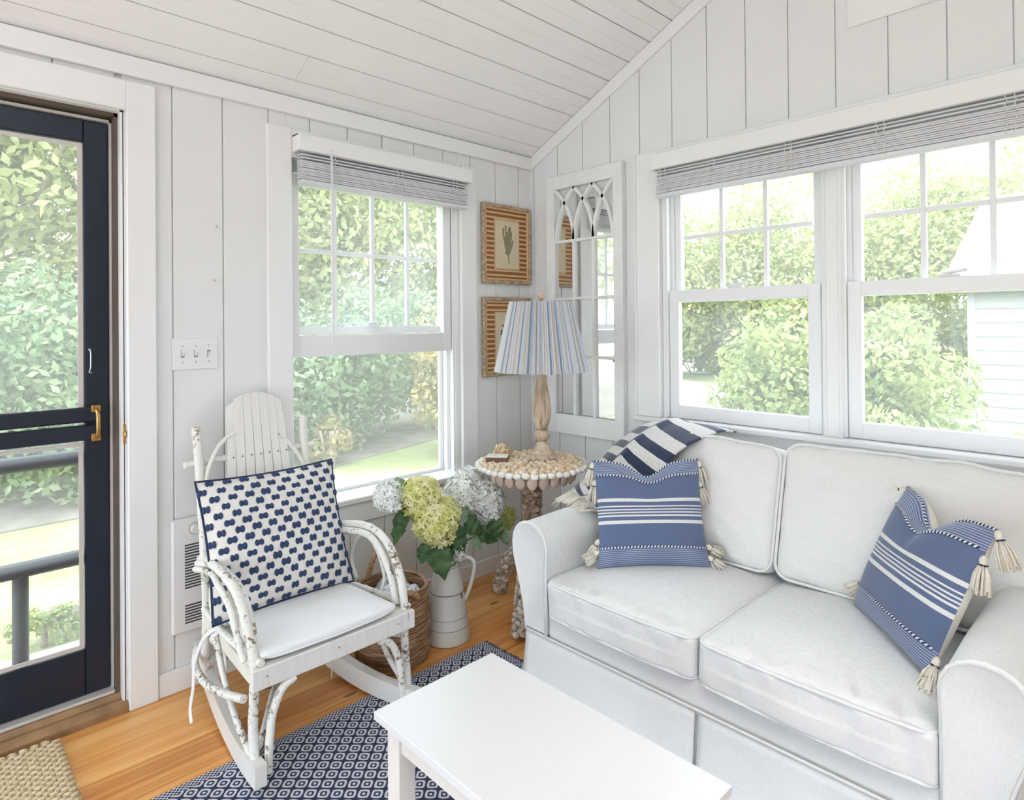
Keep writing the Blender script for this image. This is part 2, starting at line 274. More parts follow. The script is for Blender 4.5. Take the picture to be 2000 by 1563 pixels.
# ------------------------------------------------------------------ mesh builder
class MB:
    def __init__(s): s.v = []; s.f = []; s.uv = {}
    def add(s, vs, fs, uvs=None):
        o = len(s.v); s.v += [tuple(p) for p in vs]
        for i, f in enumerate(fs):
            if uvs is not None: s.uv[len(s.f)] = [uvs[k] for k in f]
            s.f.append([k + o for k in f])
        return s
    def box(s, x0, x1, y0, y1, z0, z1, bev=0.0):
        x0, x1 = min(x0, x1), max(x0, x1); y0, y1 = min(y0, y1), max(y0, y1); z0, z1 = min(z0, z1), max(z0, z1)
        if bev <= 0:
            vs = [(x, y, z) for x in (x0, x1) for y in (y0, y1) for z in (z0, z1)]
            return s.add(vs, [(0, 1, 3, 2), (4, 6, 7, 5), (0, 4, 5, 1), (2, 3, 7, 6), (0, 2, 6, 4), (1, 5, 7, 3)])
        bm = bmesh.new(); bmesh.ops.create_cube(bm, size=1)
        for q in bm.verts: q.co = Vector(((x0 + x1) / 2 + q.co.x * (x1 - x0), (y0 + y1) / 2 + q.co.y * (y1 - y0), (z0 + z1) / 2 + q.co.z * (z1 - z0)))
        bmesh.ops.bevel(bm, geom=list(bm.edges), offset=min(bev, 0.45 * min(x1 - x0, y1 - y0, z1 - z0)), segments=1, affect='EDGES')
        return s.bm(bm)
    def bm(s, bm):
        bm.verts.index_update(); s.add([q.co for q in bm.verts], [[k.index for k in f.verts] for f in bm.faces]); bm.free(); return s
    def tube(s, pts, r, n=8, closed=False, cap=True, wob=0.0, uvk=None, flat=None):
        pts = [Vector(p) for p in pts]; m = len(pts); rs = r if isinstance(r, (list, tuple)) else [r] * m
        vs = []; uvs = []; up = Vector((0.13, 0.31, 0.94)).normalized(); L = 0; prev = None
        for i, p in enumerate(pts):
            a = pts[i - 1] if (i > 0 or closed) else p; b_ = pts[(i + 1) % m] if (i < m - 1 or closed) else p
            t = (b_ - a).normalized() if (b_ - a).length > 1e-9 else Vector((0, 0, 1))
            if prev is None:
                nrm = up - t * up.dot(t)
                if nrm.length < 0.1: nrm = Vector((1, 0, 0)) - t * t.x
            else: nrm = prev - t * prev.dot(t)
            nrm.normalize(); prev = nrm; bi = t.cross(nrm)
            if i: L += (p - pts[i - 1]).length
            for k in range(n):
                a2 = 2 * pi * k / n; rr = rs[i] * (1 + (wob * (random.random() - 0.5) if wob else 0)); fx = flat if flat else 1
                vs.append(p + nrm * cos(a2) * rr + bi * sin(a2) * rr * fx); uvs.append((L * (uvk or 1), k / n))
        fs = []
        for i in range(m if closed else m - 1):
            j = (i + 1) % m
            for k in range(n): fs.append((i * n + k, i * n + (k + 1) % n, j * n + (k + 1) % n, j * n + k))
        if cap and not closed: fs.append(tuple(reversed(range(n)))); fs.append(tuple((m - 1) * n + k for k in range(n)))
        return s.add(vs, fs, uvs if uvk else None)
    def lathe(s, prof, c=(0, 0, 0), n=32, flute=None):
        vs = []; fs = []; m = len(prof)
        for r_, z in prof:
            for k in range(n):
                a = 2 * pi * k / n; rr = r_ * (flute(a, z) if flute else 1); vs.append((c[0] + rr * cos(a), c[1] + rr * sin(a), c[2] + z))
        for i in range(m - 1):
            for k in range(n): fs.append((i * n + k, i * n + (k + 1) % n, (i + 1) * n + (k + 1) % n, (i + 1) * n + k))
        fs.append(tuple(reversed(range(n)))); fs.append(tuple((m - 1) * n + k for k in range(n)))
        return s.add(vs, fs)
    def blob(s, c, rx, ry, rz, n=8, m=5, rot=None):
        vs = []; fs = []; c = Vector(c)
        for i in range(m + 1):
            t = pi * i / m
            for k in range(n):
                a = 2 * pi * k / n; q = Vector((rx * sin(t) * cos(a), ry * sin(t) * sin(a), rz * cos(t)))
                if rot: q = rot @ q
                vs.append(c + q)
        for i in range(m):
            for k in range(n): fs.append((i * n + k, (i + 1) * n + k, (i + 1) * n + (k + 1) % n, i * n + (k + 1) % n))
        return s.add(vs, fs)
    def grid(s, fn, nu, nv, closed_u=False):
        vs = []; uvs = []; fs = []; cu = nu if closed_u else nu + 1
        for j in range(nv + 1):
            for i in range(cu): vs.append(fn(i / nu, j / nv)); uvs.append((i / nu, j / nv))
        for j in range(nv):
            for i in range(nu): fs.append((j * cu + i, j * cu + (i + 1) % cu, (j + 1) * cu + (i + 1) % cu, (j + 1) * cu + i))
        return s.add(vs, fs, uvs)
    def prism(s, poly, axis, a, b_):           # poly: 2-D outline, extruded along axis
        n = len(poly)
        def P(q, t): return (t, q[0], q[1]) if axis == 'x' else (q[0], t, q[1]) if axis == 'y' else (q[0], q[1], t)
        vs = [P(q, a) for q in poly] + [P(q, b_) for q in poly]
        fs = [tuple(range(n)), tuple(reversed(range(n, 2 * n)))] + [(k, (k + 1) % n + 0, (k + 1) % n + n, k + n) for k in range(n)]
        return s.add(vs, fs)
    def mesh(s, name, mat, smooth=False, off=(0, 0, 0)):
        me = bpy.data.meshes.new(name); me.from_pydata([(p[0] - off[0], p[1] - off[1], p[2] - off[2]) for p in s.v], [], s.f)
        if s.uv:
            lay = me.uv_layers.new(name='UVMap')
            for p in me.polygons:
                if p.index in s.uv:
                    for li, q in zip(p.loop_indices, s.uv[p.index]): lay.data[li].uv = q
        me.materials.append(M[mat])
        bm = bmesh.new(); bm.from_mesh(me); bmesh.ops.recalc_face_normals(bm, faces=bm.faces); bm.to_mesh(me); bm.free()
        if smooth: me.shade_smooth()
        me.update(); return me
    def build(s, name, mat, parent=None, smooth=False, world=True, sharp=None):
        off = Vector((0, 0, 0)); q = parent
        if world:
            while q is not None: off += q.location; q = q.parent
        me = s.mesh(name, mat, smooth, off); o = bpy.data.objects.new(name, me); COL.objects.link(o); o.parent = parent
        if sharp is not None: me.set_sharp_from_angle(angle=R(sharp))
        return o
def tag(o, label=None, cat=None, group=None, kind=None):
    if label: o['label'] = label
    if cat: o['category'] = cat
    if group: o['group'] = group
    if kind: o['kind'] = kind
    return o
def empty(name, loc=(0, 0, 0), label=None, cat=None, group=None, kind=None, mat=None):
    o = bpy.data.objects.new(name, None); COL.objects.link(o); o.location = loc; o.empty_display_size = 0.1
    if mat is not None: o.matrix_world = mat
    return tag(o, label, cat, group, kind)
def inst(name, me, parent, loc=(0, 0, 0), rot=None, scale=None):
    o = bpy.data.objects.new(name, me); COL.objects.link(o); o.parent = parent; o.location = loc
    if rot is not None: o.rotation_mode = 'QUATERNION'; o.rotation_quaternion = rot
    if scale is not None: o.scale = scale
    return o
def B(name, mat, parent, *a, bev=0.0): return MB().box(*a, bev=bev).build(name, mat, parent)
def smoothpath(pts, k=4):
    P = [Vector(p) for p in pts]; out = []
    for i in range(len(P) - 1):
        p0 = P[max(i - 1, 0)]; p1 = P[i]; p2 = P[i + 1]; p3 = P[min(i + 2, len(P) - 1)]
        for j in range(k):
            t = j / k; out.append(0.5 * ((2 * p1) + (p2 - p0) * t + (2 * p0 - 5 * p1 + 4 * p2 - p3) * t * t + (3 * p1 - p0 - 3 * p2 + p3) * t ** 3))
    out.append(P[-1]); return out

# ------------------------------------------------------------------ room shell
XR, YF = 4.7, -5.0               # far sides of the room behind the camera
SL, Z0 = 0.487, 2.30             # ceiling slope and height at the left wall
RX = 2.35
fl = tag(MB().box(-0.14, XR, YF, 0.14, -0.08, -0.016).build('floor', 'threshold_wood'), 'honey pine plank floor', None, None, 'structure')
x = -0.13; i = 0; rr = random.Random(3)
while x < XR:
    wd = 0.155; y = YF; first = True
    while y < 0.0:
        ln = 5.2 if x < 1.0 and rr.random() < 0.6 else rr.uniform(1.6, 3.4); y2 = min(0.0, y + ln)
        if 0.0 - y2 < 0.5: y2 = 0.0
        MB().box(x + 0.0011, x + wd - 0.0011, y + 0.0008, y2 - 0.0008, -0.016, 0.0, 0.0015).build('plank', 'pine', fl); y = y2
    x += wd
# walls: slab behind, boards in front, both broken by the openings
def cut(z0, z1, a0, a1, holes):
    """split the strip a0..a1 x z0..z1 around holes that cover it fully or partly; returns rectangles"""
    out = [(a0, a1, z0, z1)]
    for (h0, h1, k0, k1) in holes:
        nxt = []
        for (p0, p1, q0, q1) in out:
            if p1 <= h0 or p0 >= h1 or q1 <= k0 or q0 >= k1: nxt.append((p0, p1, q0, q1)); continue
            if p0 < h0: nxt.append((p0, h0, q0, q1))
            if p1 > h1: nxt.append((h1, p1, q0, q1))
            m0, m1 = max(p0, h0), min(p1, h1)
            if q0 < k0: nxt.append((m0, m1, q0, k0))
            if q1 > k1: nxt.append((m0, m1, k1, q1))
        out = nxt
    return out
HL = [(-2.97, -2.06, -0.1, 2.105), (-1.465, -0.555, 0.56, 2.07)]
wl = MB()
for (a, b_, c, d) in cut(-0.05, Z0 + 0.02, YF, 0.14, HL): wl.box(-0.14, -0.008, a, b_, c, d)
wl = tag(wl.build('wall_left', 'wall_white'), 'white board wall with the screen door and a window', None, None, 'structure')
edges = [0.0] + [-0.283 - 0.1795 * k for k in range(0, 27)]; edges[1:1] = [-0.104]
for k in range(len(edges) - 1):
    a, b_ = edges[k + 1], edges[k]
    for (p0, p1, q0, q1) in cut(0.0, 2.30, max(a, YF), b_, HL):
        if p1 - p0 > 0.02 and q1 - q0 > 0.02: MB().box(-0.008, 0.0, p0 + (0.0022 if p0 == a else 0), p1 - (0.0022 if p1 == b_ else 0), q0, q1, 0.002).build('board', 'wall_white', wl)
HR = [(0.868, 2.40, 0.885, 2.06)]
def gable(x): return Z0 + SL * (x if x < RX else 2 * RX - x)
wb = MB()
wb.prism([(-0.14, -0.05), (0.868, -0.05), (0.868, gable(0.868) + .02), (0.0, Z0 + .02), (-0.14, Z0 + .02)], 'y', 0.008, 0.14)
wb.prism([(0.868, -0.05), (2.40, -0.05), (2.40, 0.885), (0.868, 0.885)], 'y', 0.008, 0.14)
wb.prism([(0.868, 2.06), (2.40, 2.06), (2.40, gable(2.40) + .02), (RX, gable(RX) + .02), (0.868, gable(0.868) + .02)], 'y', 0.008, 0.14)
wb.prism([(2.40, -0.05), (XR, -0.05), (XR, gable(XR) + .02), (2.40, gable(2.40) + .02)], 'y', 0.008, 0.14)
wb = tag(wb.build('wall_back', 'wall_white'), 'white board gable wall behind the sofa with two windows', None, None, 'structure')
ed = [0.0] + [0.203 + 0.1816 * k - 0.1816 for k in range(26)]
for k in range(len(ed) - 1):
    a, b_ = ed[k], ed[k + 1]
    if a >= XR: break
    for (p0, p1, q0, q1) in cut(0.0, gable(min(b_, RX) if a < RX else a) + 0.04, a, min(b_, XR), HR):
        if p1 - p0 < 0.02 or q1 - q0 < 0.02: continue
        top0, top1 = (gable(p0), gable(p1)) if q1 > 2.2 else (q1, q1)
        g0, g1 = (0.0022 if p0 == a else 0), (0.0022 if p1 == b_ else 0)
        MB().prism([(p0 + g0, q0), (p1 - g1, q0), (p1 - g1, top1), (p0 + g0, top0)], 'y', 0.0, 0.008).build('board', 'wall_white', wb)
# unseen far sides of the room, with bays opened to let in light
for nm, lab, args in (('wall_right', 'unseen white side wall with an opening added to let in light', 'x'), ('wall_front', 'unseen white wall behind the camera with bays opened for light', 'y')):
    mbw = MB()
    if args == 'x':
        for (p0, p1, q0, q1) in cut(-0.05, 2.32, YF, 0.14, [(-4.4, -3.2, 0.06, 1.0)]): mbw.box(XR, XR + 0.12, p0, p1, q0, q1)
    else:
        mbw.box(-0.14, XR, YF - 0.12, YF, -0.05, 0.06); mbw.box(-0.14, XR, YF - 0.12, YF, 1.75, 2.28); mbw.prism([(-0.14, 2.28), (XR, 2.28), (RX, gable(RX) + 0.02), (0, Z0)], 'y', YF - 0.12, YF)
        for xx in (-0.14, 0.9, 1.95, 3.0, 4.05, 4.58): mbw.box(xx, xx + 0.12, YF - 0.12, YF, 0.06, 1.75)
    tag(mbw.build(nm, 'wall_white'), lab, None, None, 'structure')
# ceiling: roof slab with tongue-and-groove planks below
cs = MB(); cs.prism([(-0.30, Z0 + 0.03 - 0.30 * SL), (RX, gable(RX) + 0.03), (RX, gable(RX) + 0.15), (-0.30, Z0 + 0.15 - 0.30 * SL)], 'y', YF - 0.2, 0.2)
LIGHT_HOLE = (2.70, 3.55, -3.6, -2.0)    # unseen hole added in the far roof slope for overhead light: x0, x1, y0, y1
for (p0, p1, q0, q1) in cut(YF - 0.2, 0.2, RX, XR + 0.2, [LIGHT_HOLE]): cs.prism([(p0, gable(p0) + 0.03), (p1, gable(p1) + 0.03), (p1, gable(p1) + 0.15), (p0, gable(p0) + 0.15)], 'y', q0, q1)
cs = tag(cs.build('ceiling', 'ceil_white'), 'white sloped ceiling of grooved planks', None, None, 'structure')
nsl = Vector((-SL, 0, 1)).normalized(); tsl = Vector((1, 0, SL)).normalized(); SW = sqrt(1 + SL * SL)
def plank(u0, u1, y0, y1, right=False):
    g = 0.0016; md = (u0 + u1) / 2; t = 0.016; d = 0.0035
    poly = [(u0 + g, 0.004), (u0 + g + 0.003, 0), (md - 0.003, 0), (md, d * .7), (md + 0.003, 0), (u1 - g - 0.003, 0), (u1 - g, 0.004), (u1 - g, t), (u0 + g, t)]
    P = []
    for (u, h) in poly:
        q = Vector((0, 0, Z0)) + tsl * u + nsl * h
        if right: q.x = 2 * RX - q.x
        P.append((q.x, q.z))
    MB().prism(P, 'y', y0, y1).build('plank', 'ceil_white', cs)
k = 0; u = 0.081 * SW - 0.123 * SW; um = RX * SW
while u < um:
    u1 = min(u + 0.123 * SW, um); ys = [YF, 0.008]
    if k == 1: ys = [YF, -1.462, 0.008]
    elif k % 4 == 3: ys = [YF, -3.4, 0.008]
    for a, b_ in zip(ys, ys[1:]): plank(max(u, 0.0), u1, a, b_ - 0.0012)
    xa, xb = 2 * RX - u1 / SW, 2 * RX - max(u, 0.0) / SW
    if xb > LIGHT_HOLE[0] and xa < LIGHT_HOLE[1]: plank(max(u, 0.0), u1, YF, LIGHT_HOLE[2], True); plank(max(u, 0.0), u1, LIGHT_HOLE[3], 0.008, True)
    else: plank(max(u, 0.0), u1, YF, 0.008, True)
    u = u1; k += 1

# trims
def trim(n, lab, mb, mat='trim_white'): return tag(mb.build('trim_%d' % n, mat), lab, None, None, 'structure')
trim(1, 'frieze board where the left wall meets the ceiling', MB().box(0.0, 0.018, YF, 0.0, 2.225, 2.296, 0.002))
rk = MB(); hw = 0.075; rk.prism([(0.0, Z0 - 0.075), (RX, gable(RX) - 0.075), (RX, gable(RX) - 0.002), (0.0, Z0 - 0.004)], 'y', -0.014, 0.0); trim(2, 'slanted board along the top of the gable wall', rk)
trim(3, 'narrow corner bead between the two walls', MB().box(0.0, 0.012, -0.012, 0.0, 0.09, 2.225))
dc = MB(); dc.box(0.0, 0.022, -2.05, -1.958, 0.0, 2.205, 0.003); dc.box(0.0, 0.022, -3.10, -2.05, 2.10, 2.205, 0.003); dc.box(0.0, 0.022, -3.10, -2.98, 0.0, 2.10, 0.003); dc.box(-0.05, 0.0, -2.066, -2.055, 0.0, 2.11); dc.box(-0.05, 0.0, -2.97, -2.055, 2.095, 2.106)
trim(4, 'wide white casing around the screen door', dc)
jb = MB(); jb.box(-0.14, -0.03, -2.078, -2.062, 0.03, 2.098); jb.box(-0.14, -0.03, -2.97, -2.062, 2.082, 2.098); jb.box(-0.14, -0.03, -2.985, -2.965, 0.03, 2.098); trim(5, 'dark bronze jamb of the screen door', jb, 'bronze')
js = MB(); js.box(-0.12, -0.062, -2.086, -2.079, 0.05, 2.075); js.box(-0.12, -0.062, -2.96, -2.079, 2.066, 2.075); trim(6, 'aluminium strip beside the screen door', js, 'aluminium')
th = MB(); th.prism([(-0.14, 0.0), (0.018, 0.0), (0.018, 0.022), (-0.005, 0.040), (-0.018, 0.040), (-0.03, 0.055), (-0.14, 0.055)], 'y', -2.98, -2.052); trim(7, 'worn wooden threshold under the screen door', th, 'threshold_wood')
trim(8, 'aluminium sill strip under the screen door', MB().box(-0.13, -0.035, -2.97, -2.079, 0.055, 0.066, 0.003), 'aluminium')
tag(MB().box(0.0, 0.015, -1.957, -0.0, 0.0, 0.085, 0.003).build('baseboard_left', 'trim_white'), 'white baseboard of the left wall', None, None, 'structure')
tag(MB().box(0.015, XR, -0.015, 0.0, 0.0, 0.085, 0.003).build('baseboard_back', 'trim_white'), 'white baseboard of the gable wall', None, None, 'structure')
trim(9, 'flat painted patch board high on the gable wall', MB().box(1.70, 2.03, -0.008, 0.0, 2.46, 2.75, 0.002))

# ------------------------------------------------------------------ screen door
d1 = empty('door_1', (-0.08, -2.52, 0.066), 'navy blue screen door with brass pull', None, None, 'structure')
dx0, dx1 = -0.105, -0.068
B('stile', 'navy_door', d1, dx0, dx1, -2.162, -2.088, 0.068, 2.062, bev=0.004)
B('stile', 'navy_door', d1, dx0, dx1, -2.955, -2.881, 0.068, 2.062, bev=0.004)
B('bottom_rail', 'navy_door', d1, dx0, dx1, -2.881, -2.162, 0.068, 0.225, bev=0.003)
B('top_rail', 'navy_door', d1, dx0, dx1, -2.881, -2.162, 1.985, 2.062, bev=0.003)
B('middle_rail', 'navy_door', d1, -0.066, -0.046, -2.94, -2.118, 1.013, 1.064, bev=0.004)
B('middle_rail', 'navy_door', d1, -0.066, -0.046, -2.94, -2.118, 0.950, 1.003, bev=0.004)
for (z0, z1) in ((0.232, 0.943), (1.010, 1.978)):
    f = MB(); a, b_ = -2.876, -2.166; t = 0.014
    f.box(-0.068, -0.064, a, a + t, z0, z1); f.box(-0.068, -0.064, b_ - t, b_, z0, z1); f.box(-0.068, -0.064, a + t, b_ - t, z0, z0 + t); f.box(-0.068, -0.064, a + t, b_ - t, z1 - t, z1)
    f = f.build('screen_frame', 'aluminium', d1); B('screen', 'door_screen', f, -0.0845, -0.0835, -2.881, -2.162, z0 - 0.007, z1 + 0.007)
def bar(name, p, q, r): return MB().tube([p, q], r, 14).build(name, 'door_bar', d1, True, sharp=50)
bar('guard_rail', (-0.112, -2.90, 0.535), (-0.112, -2.14, 0.535), 0.026); bar('guard_rail', (-0.112, -2.90, 0.885), (-0.112, -2.14, 0.885), 0.026)
bar('guard_post', (-0.112, -2.335, 0.16), (-0.112, -2.335, 0.535), 0.023); bar('guard_post', (-0.112, -2.70, 0.16), (-0.112, -2.70, 0.535), 0.023)
h = MB(); h.box(-0.046, -0.040, -2.146, -2.118, 1.045, 1.070, 0.002); h.box(-0.046, -0.040, -2.146, -2.118, 0.945, 0.972, 0.002)
h.tube(smoothpath([(-0.042, -2.132, 1.055), (-0.016, -2.132, 1.045), (-0.008, -2.132, 1.008), (-0.016, -2.132, 0.972), (-0.042, -2.132, 0.96)]), 0.0065, 8); h.build('pull_handle', 'brass', d1, True, sharp=40)
hk = MB(); hk.tube(smoothpath([(-0.064, -2.148, 1.262), (-0.052, -2.148, 1.262), (-0.050, -2.146, 1.25), (-0.052, -2.146, 1.20), (-0.052, -2.150, 1.185), (-0.052, -2.142, 1.182)]), 0.0022, 6); hk.tube([(-0.067, -2.148, 1.262), (-0.050, -2.148, 1.262)], 0.004, 6); hk.build('hook_latch', 'steel', d1, True)
h = MB(); h.box(-0.004, 0.002, -2.061, -2.052, 0.93, 1.00, 0.001); h.blob((0.004, -2.056, 0.965), 0.008, 0.006, 0.012); tag(h.build('strike_plate', 'brass'), 'small brass strike plate on the door casing', 'plate')

# ------------------------------------------------------------------ windows
def lwbox(parent, name, mat, x0, x1, a0, a1, z0, z1, bev=0.002): return B(name, mat, parent, x0, x1, a0, a1, z0, z1, bev=bev)
w1 = empty('window_1', (-0.06, -1.01, 0.56), 'double hung window with its lower sash raised', None, None, 'structure')
y0, y1 = -1.465, -0.555
B('casing', 'trim_white', w1, 0.0, 0.022, -1.553, -1.449, 0.52, 2.165, bev=0.003)
B('casing', 'trim_white', w1, 0.0, 0.022, -0.543, -0.440, 0.52, 2.165, bev=0.003)
B('casing', 'trim_white', w1, 0.0, 0.020, -1.449, -0.543, 2.045, 2.165, bev=0.003)
for a, b_ in ((-1.466, -1.452), (-0.572, -0.554)): B('jamb', 'trim_white', w1, -0.14, 0.0, a, b_, 0.56, 2.07)
B('jamb', 'trim_white', w1, -0.14, 0.0, -1.452, -0.572, 2.05, 2.07)
B('parting_strip', 'trim_white', w1, -0.058, -0.050, -0.592, -0.572, 0.585, 2.05); B('parting_strip', 'trim_white', w1, -0.016, -0.004, -0.584, -0.572, 0.585, 2.05)
B('sill', 'trim_white', w1, -0.14, 0.045, -1.56, -0.43, 0.548, 0.574, bev=0.004)
B('apron', 'trim_white', w1, 0.0, 0.02, -1.545, -0.445, 0.455, 0.548, bev=0.003)
def sash(parent, axis, c0, c1, a0, a1, z0, z1, stile, toprail, botrail, cols, rows, mwid=0.019, name='sash'):
    """c0..c1 thickness range across the wall; a0..a1 along the wall"""
    def bx(nm, par, mt, p0, p1, q0, q1, t0, t1, bev=0.002):
        return B(nm, mt, par, t0, t1, p0, p1, q0, q1, bev=bev) if axis == 'x' else B(nm, mt, par, p0, p1, t0, t1, q0, q1, bev=bev)
    fr = MB()
    for (p0, p1, q0, q1) in ((a0, a0 + stile, z0, z1), (a1 - stile, a1, z0, z1), (a0 + stile, a1 - stile, z0, z0 + botrail), (a0 + stile, a1 - stile, z1 - toprail, z1)):
        if axis == 'x': fr.box(c0, c1, p0, p1, q0, q1, 0.002)
        else: fr.box(p0, p1, c0, c1, q0, q1, 0.002)
    s_ = fr.build(name, 'sash_white', parent)
    ga, gb, gz0, gz1 = a0 + stile, a1 - stile, z0 + botrail, z1 - toprail; cm = (c0 + c1) / 2
    pw = (gb - ga) / cols; ph = (gz1 - gz0) / rows
    for i in range(1, cols): bx('muntin', s_, 'sash_white', ga + i * pw - mwid / 2, ga + i * pw + mwid / 2, gz0, gz1, cm - 0.010, cm + 0.010)
    for j in range(1, rows):
        for i in range(cols): bx('muntin', s_, 'sash_white', ga + i * pw + mwid / 2, ga + (i + 1) * pw - mwid / 2, gz0 + j * ph - mwid / 2, gz0 + j * ph + mwid / 2, cm - 0.009, cm + 0.009)
    for i in range(cols):
        for j in range(rows): bx('pane', s_, 'glass', ga + i * pw + (mwid / 2 if i else 0), ga + (i + 1) * pw - (mwid / 2 if i < cols - 1 else 0), gz0 + j * ph + (mwid / 2 if j else 0), gz0 + (j + 1) * ph - (mwid / 2 if j < rows - 1 else 0), cm - 0.001, cm + 0.001, 0)
    return s_
sash(w1, 'x', -0.092, -0.060, -1.452, -0.574, 1.300, 2.05, 0.045, 0.05, 0.035, 4, 2, name='upper_sash')
ls = sash(w1, 'x', -0.048, -0.016, -1.452, -0.586, 1.205, 1.985, 0.048, 0.045, 0.092, 1, 1, name='lower_sash')
lock = MB().box(-0.096 + 0.03, -0.05, -1.06, -0.99, 1.333, 1.343, 0.002).blob((-0.058, -1.025, 1.35), 0.012, 0.03, 0.008); lock.build('sash_lock', 'sash_white', ls, True)
sf = MB(); sf.box(-0.122, -0.108, -1.452, -1.436, 0.574, 1.33); sf.box(-0.122, -0.108, -0.594, -0.574, 0.574, 1.33); sf.box(-0.122, -0.108, -1.436, -0.594, 0.574, 0.590); sf.box(-0.122, -0.108, -1.436, -0.594, 1.314, 1.33)
sf = sf.build('screen_frame', 'sash_white', w1); B('insect_screen', 'insect_screen', sf, -0.1155, -0.1145, -1.436, -0.594, 0.590, 1.314)

def right_window(n, a0, a1, lab):
    wn = empty('window_%d' % n, ((a0 + a1) / 2, 0.06, 0.885), lab, None, None, 'structure')
    for p0, p1 in ((a0 - 0.014, a0), (a1, a1 + 0.014)): B('jamb', 'trim_white', wn, p0, p1, 0.0, 0.14, 0.885, 2.06)
    B('parting_strip', 'trim_white', wn, a0, a0 + 0.018, 0.050, 0.058, 0.89, 2.05); B('parting_strip', 'trim_white', wn, a0, a0 + 0.010, 0.004, 0.016, 0.89, 2.05)
    sash(wn, 'y', 0.060, 0.092, a0, a1, 1.435, 2.05, 0.050, 0.045, 0.045, 3, 2, name='upper_sash')
    s_ = sash(wn, 'y', 0.016, 0.048, a0 + 0.01, a1 - 0.01, 0.888, 1.490, 0.050, 0.05, 0.062, 1, 1, name='lower_sash')
    xm = (a0 + a1) / 2 - 0.015; lk = MB().box(xm - 0.035, xm + 0.03, 0.02, 0.045, 1.490, 1.500, 0.002).tube([(xm - 0.01, 0.03, 1.505), (xm + 0.05, 0.028, 1.512)], 0.006, 8).blob((xm - 0.012, 0.03, 1.503), 0.014, 0.012, 0.009); lk.build('sash_lock', 'sash_white', s_, True)
    return wn
w2 = right_window(2, 0.885, 1.595, 'double hung window nearest the arched mirror')
w3 = right_window(3, 1.672, 2.385, 'double hung window behind the right half of the sofa')
mb_ = MB(); mb_.box(1.600, 1.668, -0.006, 0.12, 0.885, 2.06, 0.003); mb_.box(1.609, 1.612, -0.010, -0.006, 0.9, 2.05); mb_.box(1.655, 1.658, -0.010, -0.006, 0.9, 2.05); trim(10, 'white mullion post between the two sofa windows', mb_)
mb_ = MB(); mb_.box(0.735, 0.862, -0.022, 0.0, 0.886, 2.165, 0.003); mb_.box(0.727, 0.737, -0.03, 0.0, 0.886, 2.165, 0.002); trim(11, 'wide white casing left of the sofa windows', mb_)
trim(12, 'white head casing above the sofa windows', MB().box(0.862, 2.40, -0.020, 0.0, 2.05, 2.165, 0.003))
trim(15, 'wide white casing right of the sofa windows', MB().box(2.40, 2.525, -0.022, 0.0, 0.886, 2.165, 0.003))
trim(13, 'white window stool running behind the sofa', MB().box(0.725, 2.54, -0.05, 0.06, 0.862, 0.886, 0.005))
trim(14, 'white apron board under the sofa windows', MB().box(0.735, 2.53, -0.024, 0.0, 0.74, 0.862, 0.003))

# ------------------------------------------------------------------ blinds
def blind(axis, a0, a1, lab, ztop, zval, zbot, depth, cords, wand):
    s = -1 if axis == 'y' else 1
    base = empty('window_blind', ((0.03, (a0 + a1) / 2, zbot) if axis == 'x' else ((a0 + a1) / 2, -0.03, zbot)), lab, 'blind', 'raised white slat blinds')
    def bx(nm, p0, p1, t0, t1, z0, z1, bev=0.001, par=base, mt='blind_white'):
        return B(nm, mt, par, s * t0, s * t1, p0, p1, z0, z1, bev=bev) if axis == 'x' else B(nm, mt, par, p0, p1, s * t0, s * t1, z0, z1, bev=bev)
    v = bx('valance', a0, a1, depth - 0.012, depth, zval, ztop, 0.003, mt='trim_white')
    bx('valance_return', a0, a0 + 0.012, 0.02, depth - 0.012, zval, ztop, 0.002, v, 'trim_white'); bx('valance_return', a1 - 0.012, a1, 0.02, depth - 0.012, zval, ztop, 0.002, v, 'trim_white')
    bx('valance_top', a0, a1, 0.02, depth - 0.012, ztop - 0.008, ztop, 0.001, v, 'trim_white')
    z = zbot + 0.020; k = 0; rr = random.Random(len(lab))
    bx('bottom_rail', a0 + 0.018, a1 - 0.018, 0.028, depth - 0.014, zbot, zbot + 0.018, 0.003)
    while z < zval + 0.012:
        dz = 0.0078 if z < zbot + 0.085 else 0.0135; off = rr.uniform(-0.003, 0.003)
        t = MB(); p0, p1 = a0 + 0.018 + rr.uniform(-.002, .002), a1 - 0.018; c0, c1 = 0.028 + off, depth - 0.016 + off; zm = z + 0.0035
        prof = [(c0, z), ((c0 + c1) / 2, zm), (c1, z), (c1, z + 0.0062), ((c0 + c1) / 2, zm + 0.005), (c0, z + 0.0062)]
        t.prism([(s * a, b_) for a, b_ in prof], 'y' if axis == 'x' else 'x', p0, p1); t.build('slat', 'blind_white', base); z += dz; k += 1
    for c in cords:
        m_ = MB(); q = depth - 0.010
        for dd in (-0.012, 0.012):
            pts = []
            for i in range(15):
                zz = zbot + 0.006 + (zval - zbot) * i / 14; wv = 0.004 * sin(i * 2.1 + dd * 300); pts.append((s * (q - 0.002), c + dd + wv, zz) if axis == 'x' else (c + dd + wv, s * (q - 0.002), zz))
            m_.tube(pts, 0.0014, 5)
        m_.build('ladder_cord', 'plastic_white', base, True)
    if wand:
        c, z1, q = wand; m_ = MB().tube([((s * q, c, zval + 0.02) if axis == 'x' else (c, s * q, zval + 0.02)), ((s * q, c, z1) if axis == 'x' else (c, s * q, z1))], 0.0045, 8)
        m_.build('tilt_wand', 'blind_white', base, True, sharp=40)
    return base
blind('x', -1.448, -0.516, 'white slat blind drawn up over the narrow left window', 2.133, 2.063, 1.930, 0.085, (-1.29, -0.95, -0.62), (-1.305, 1.26, 0.09))
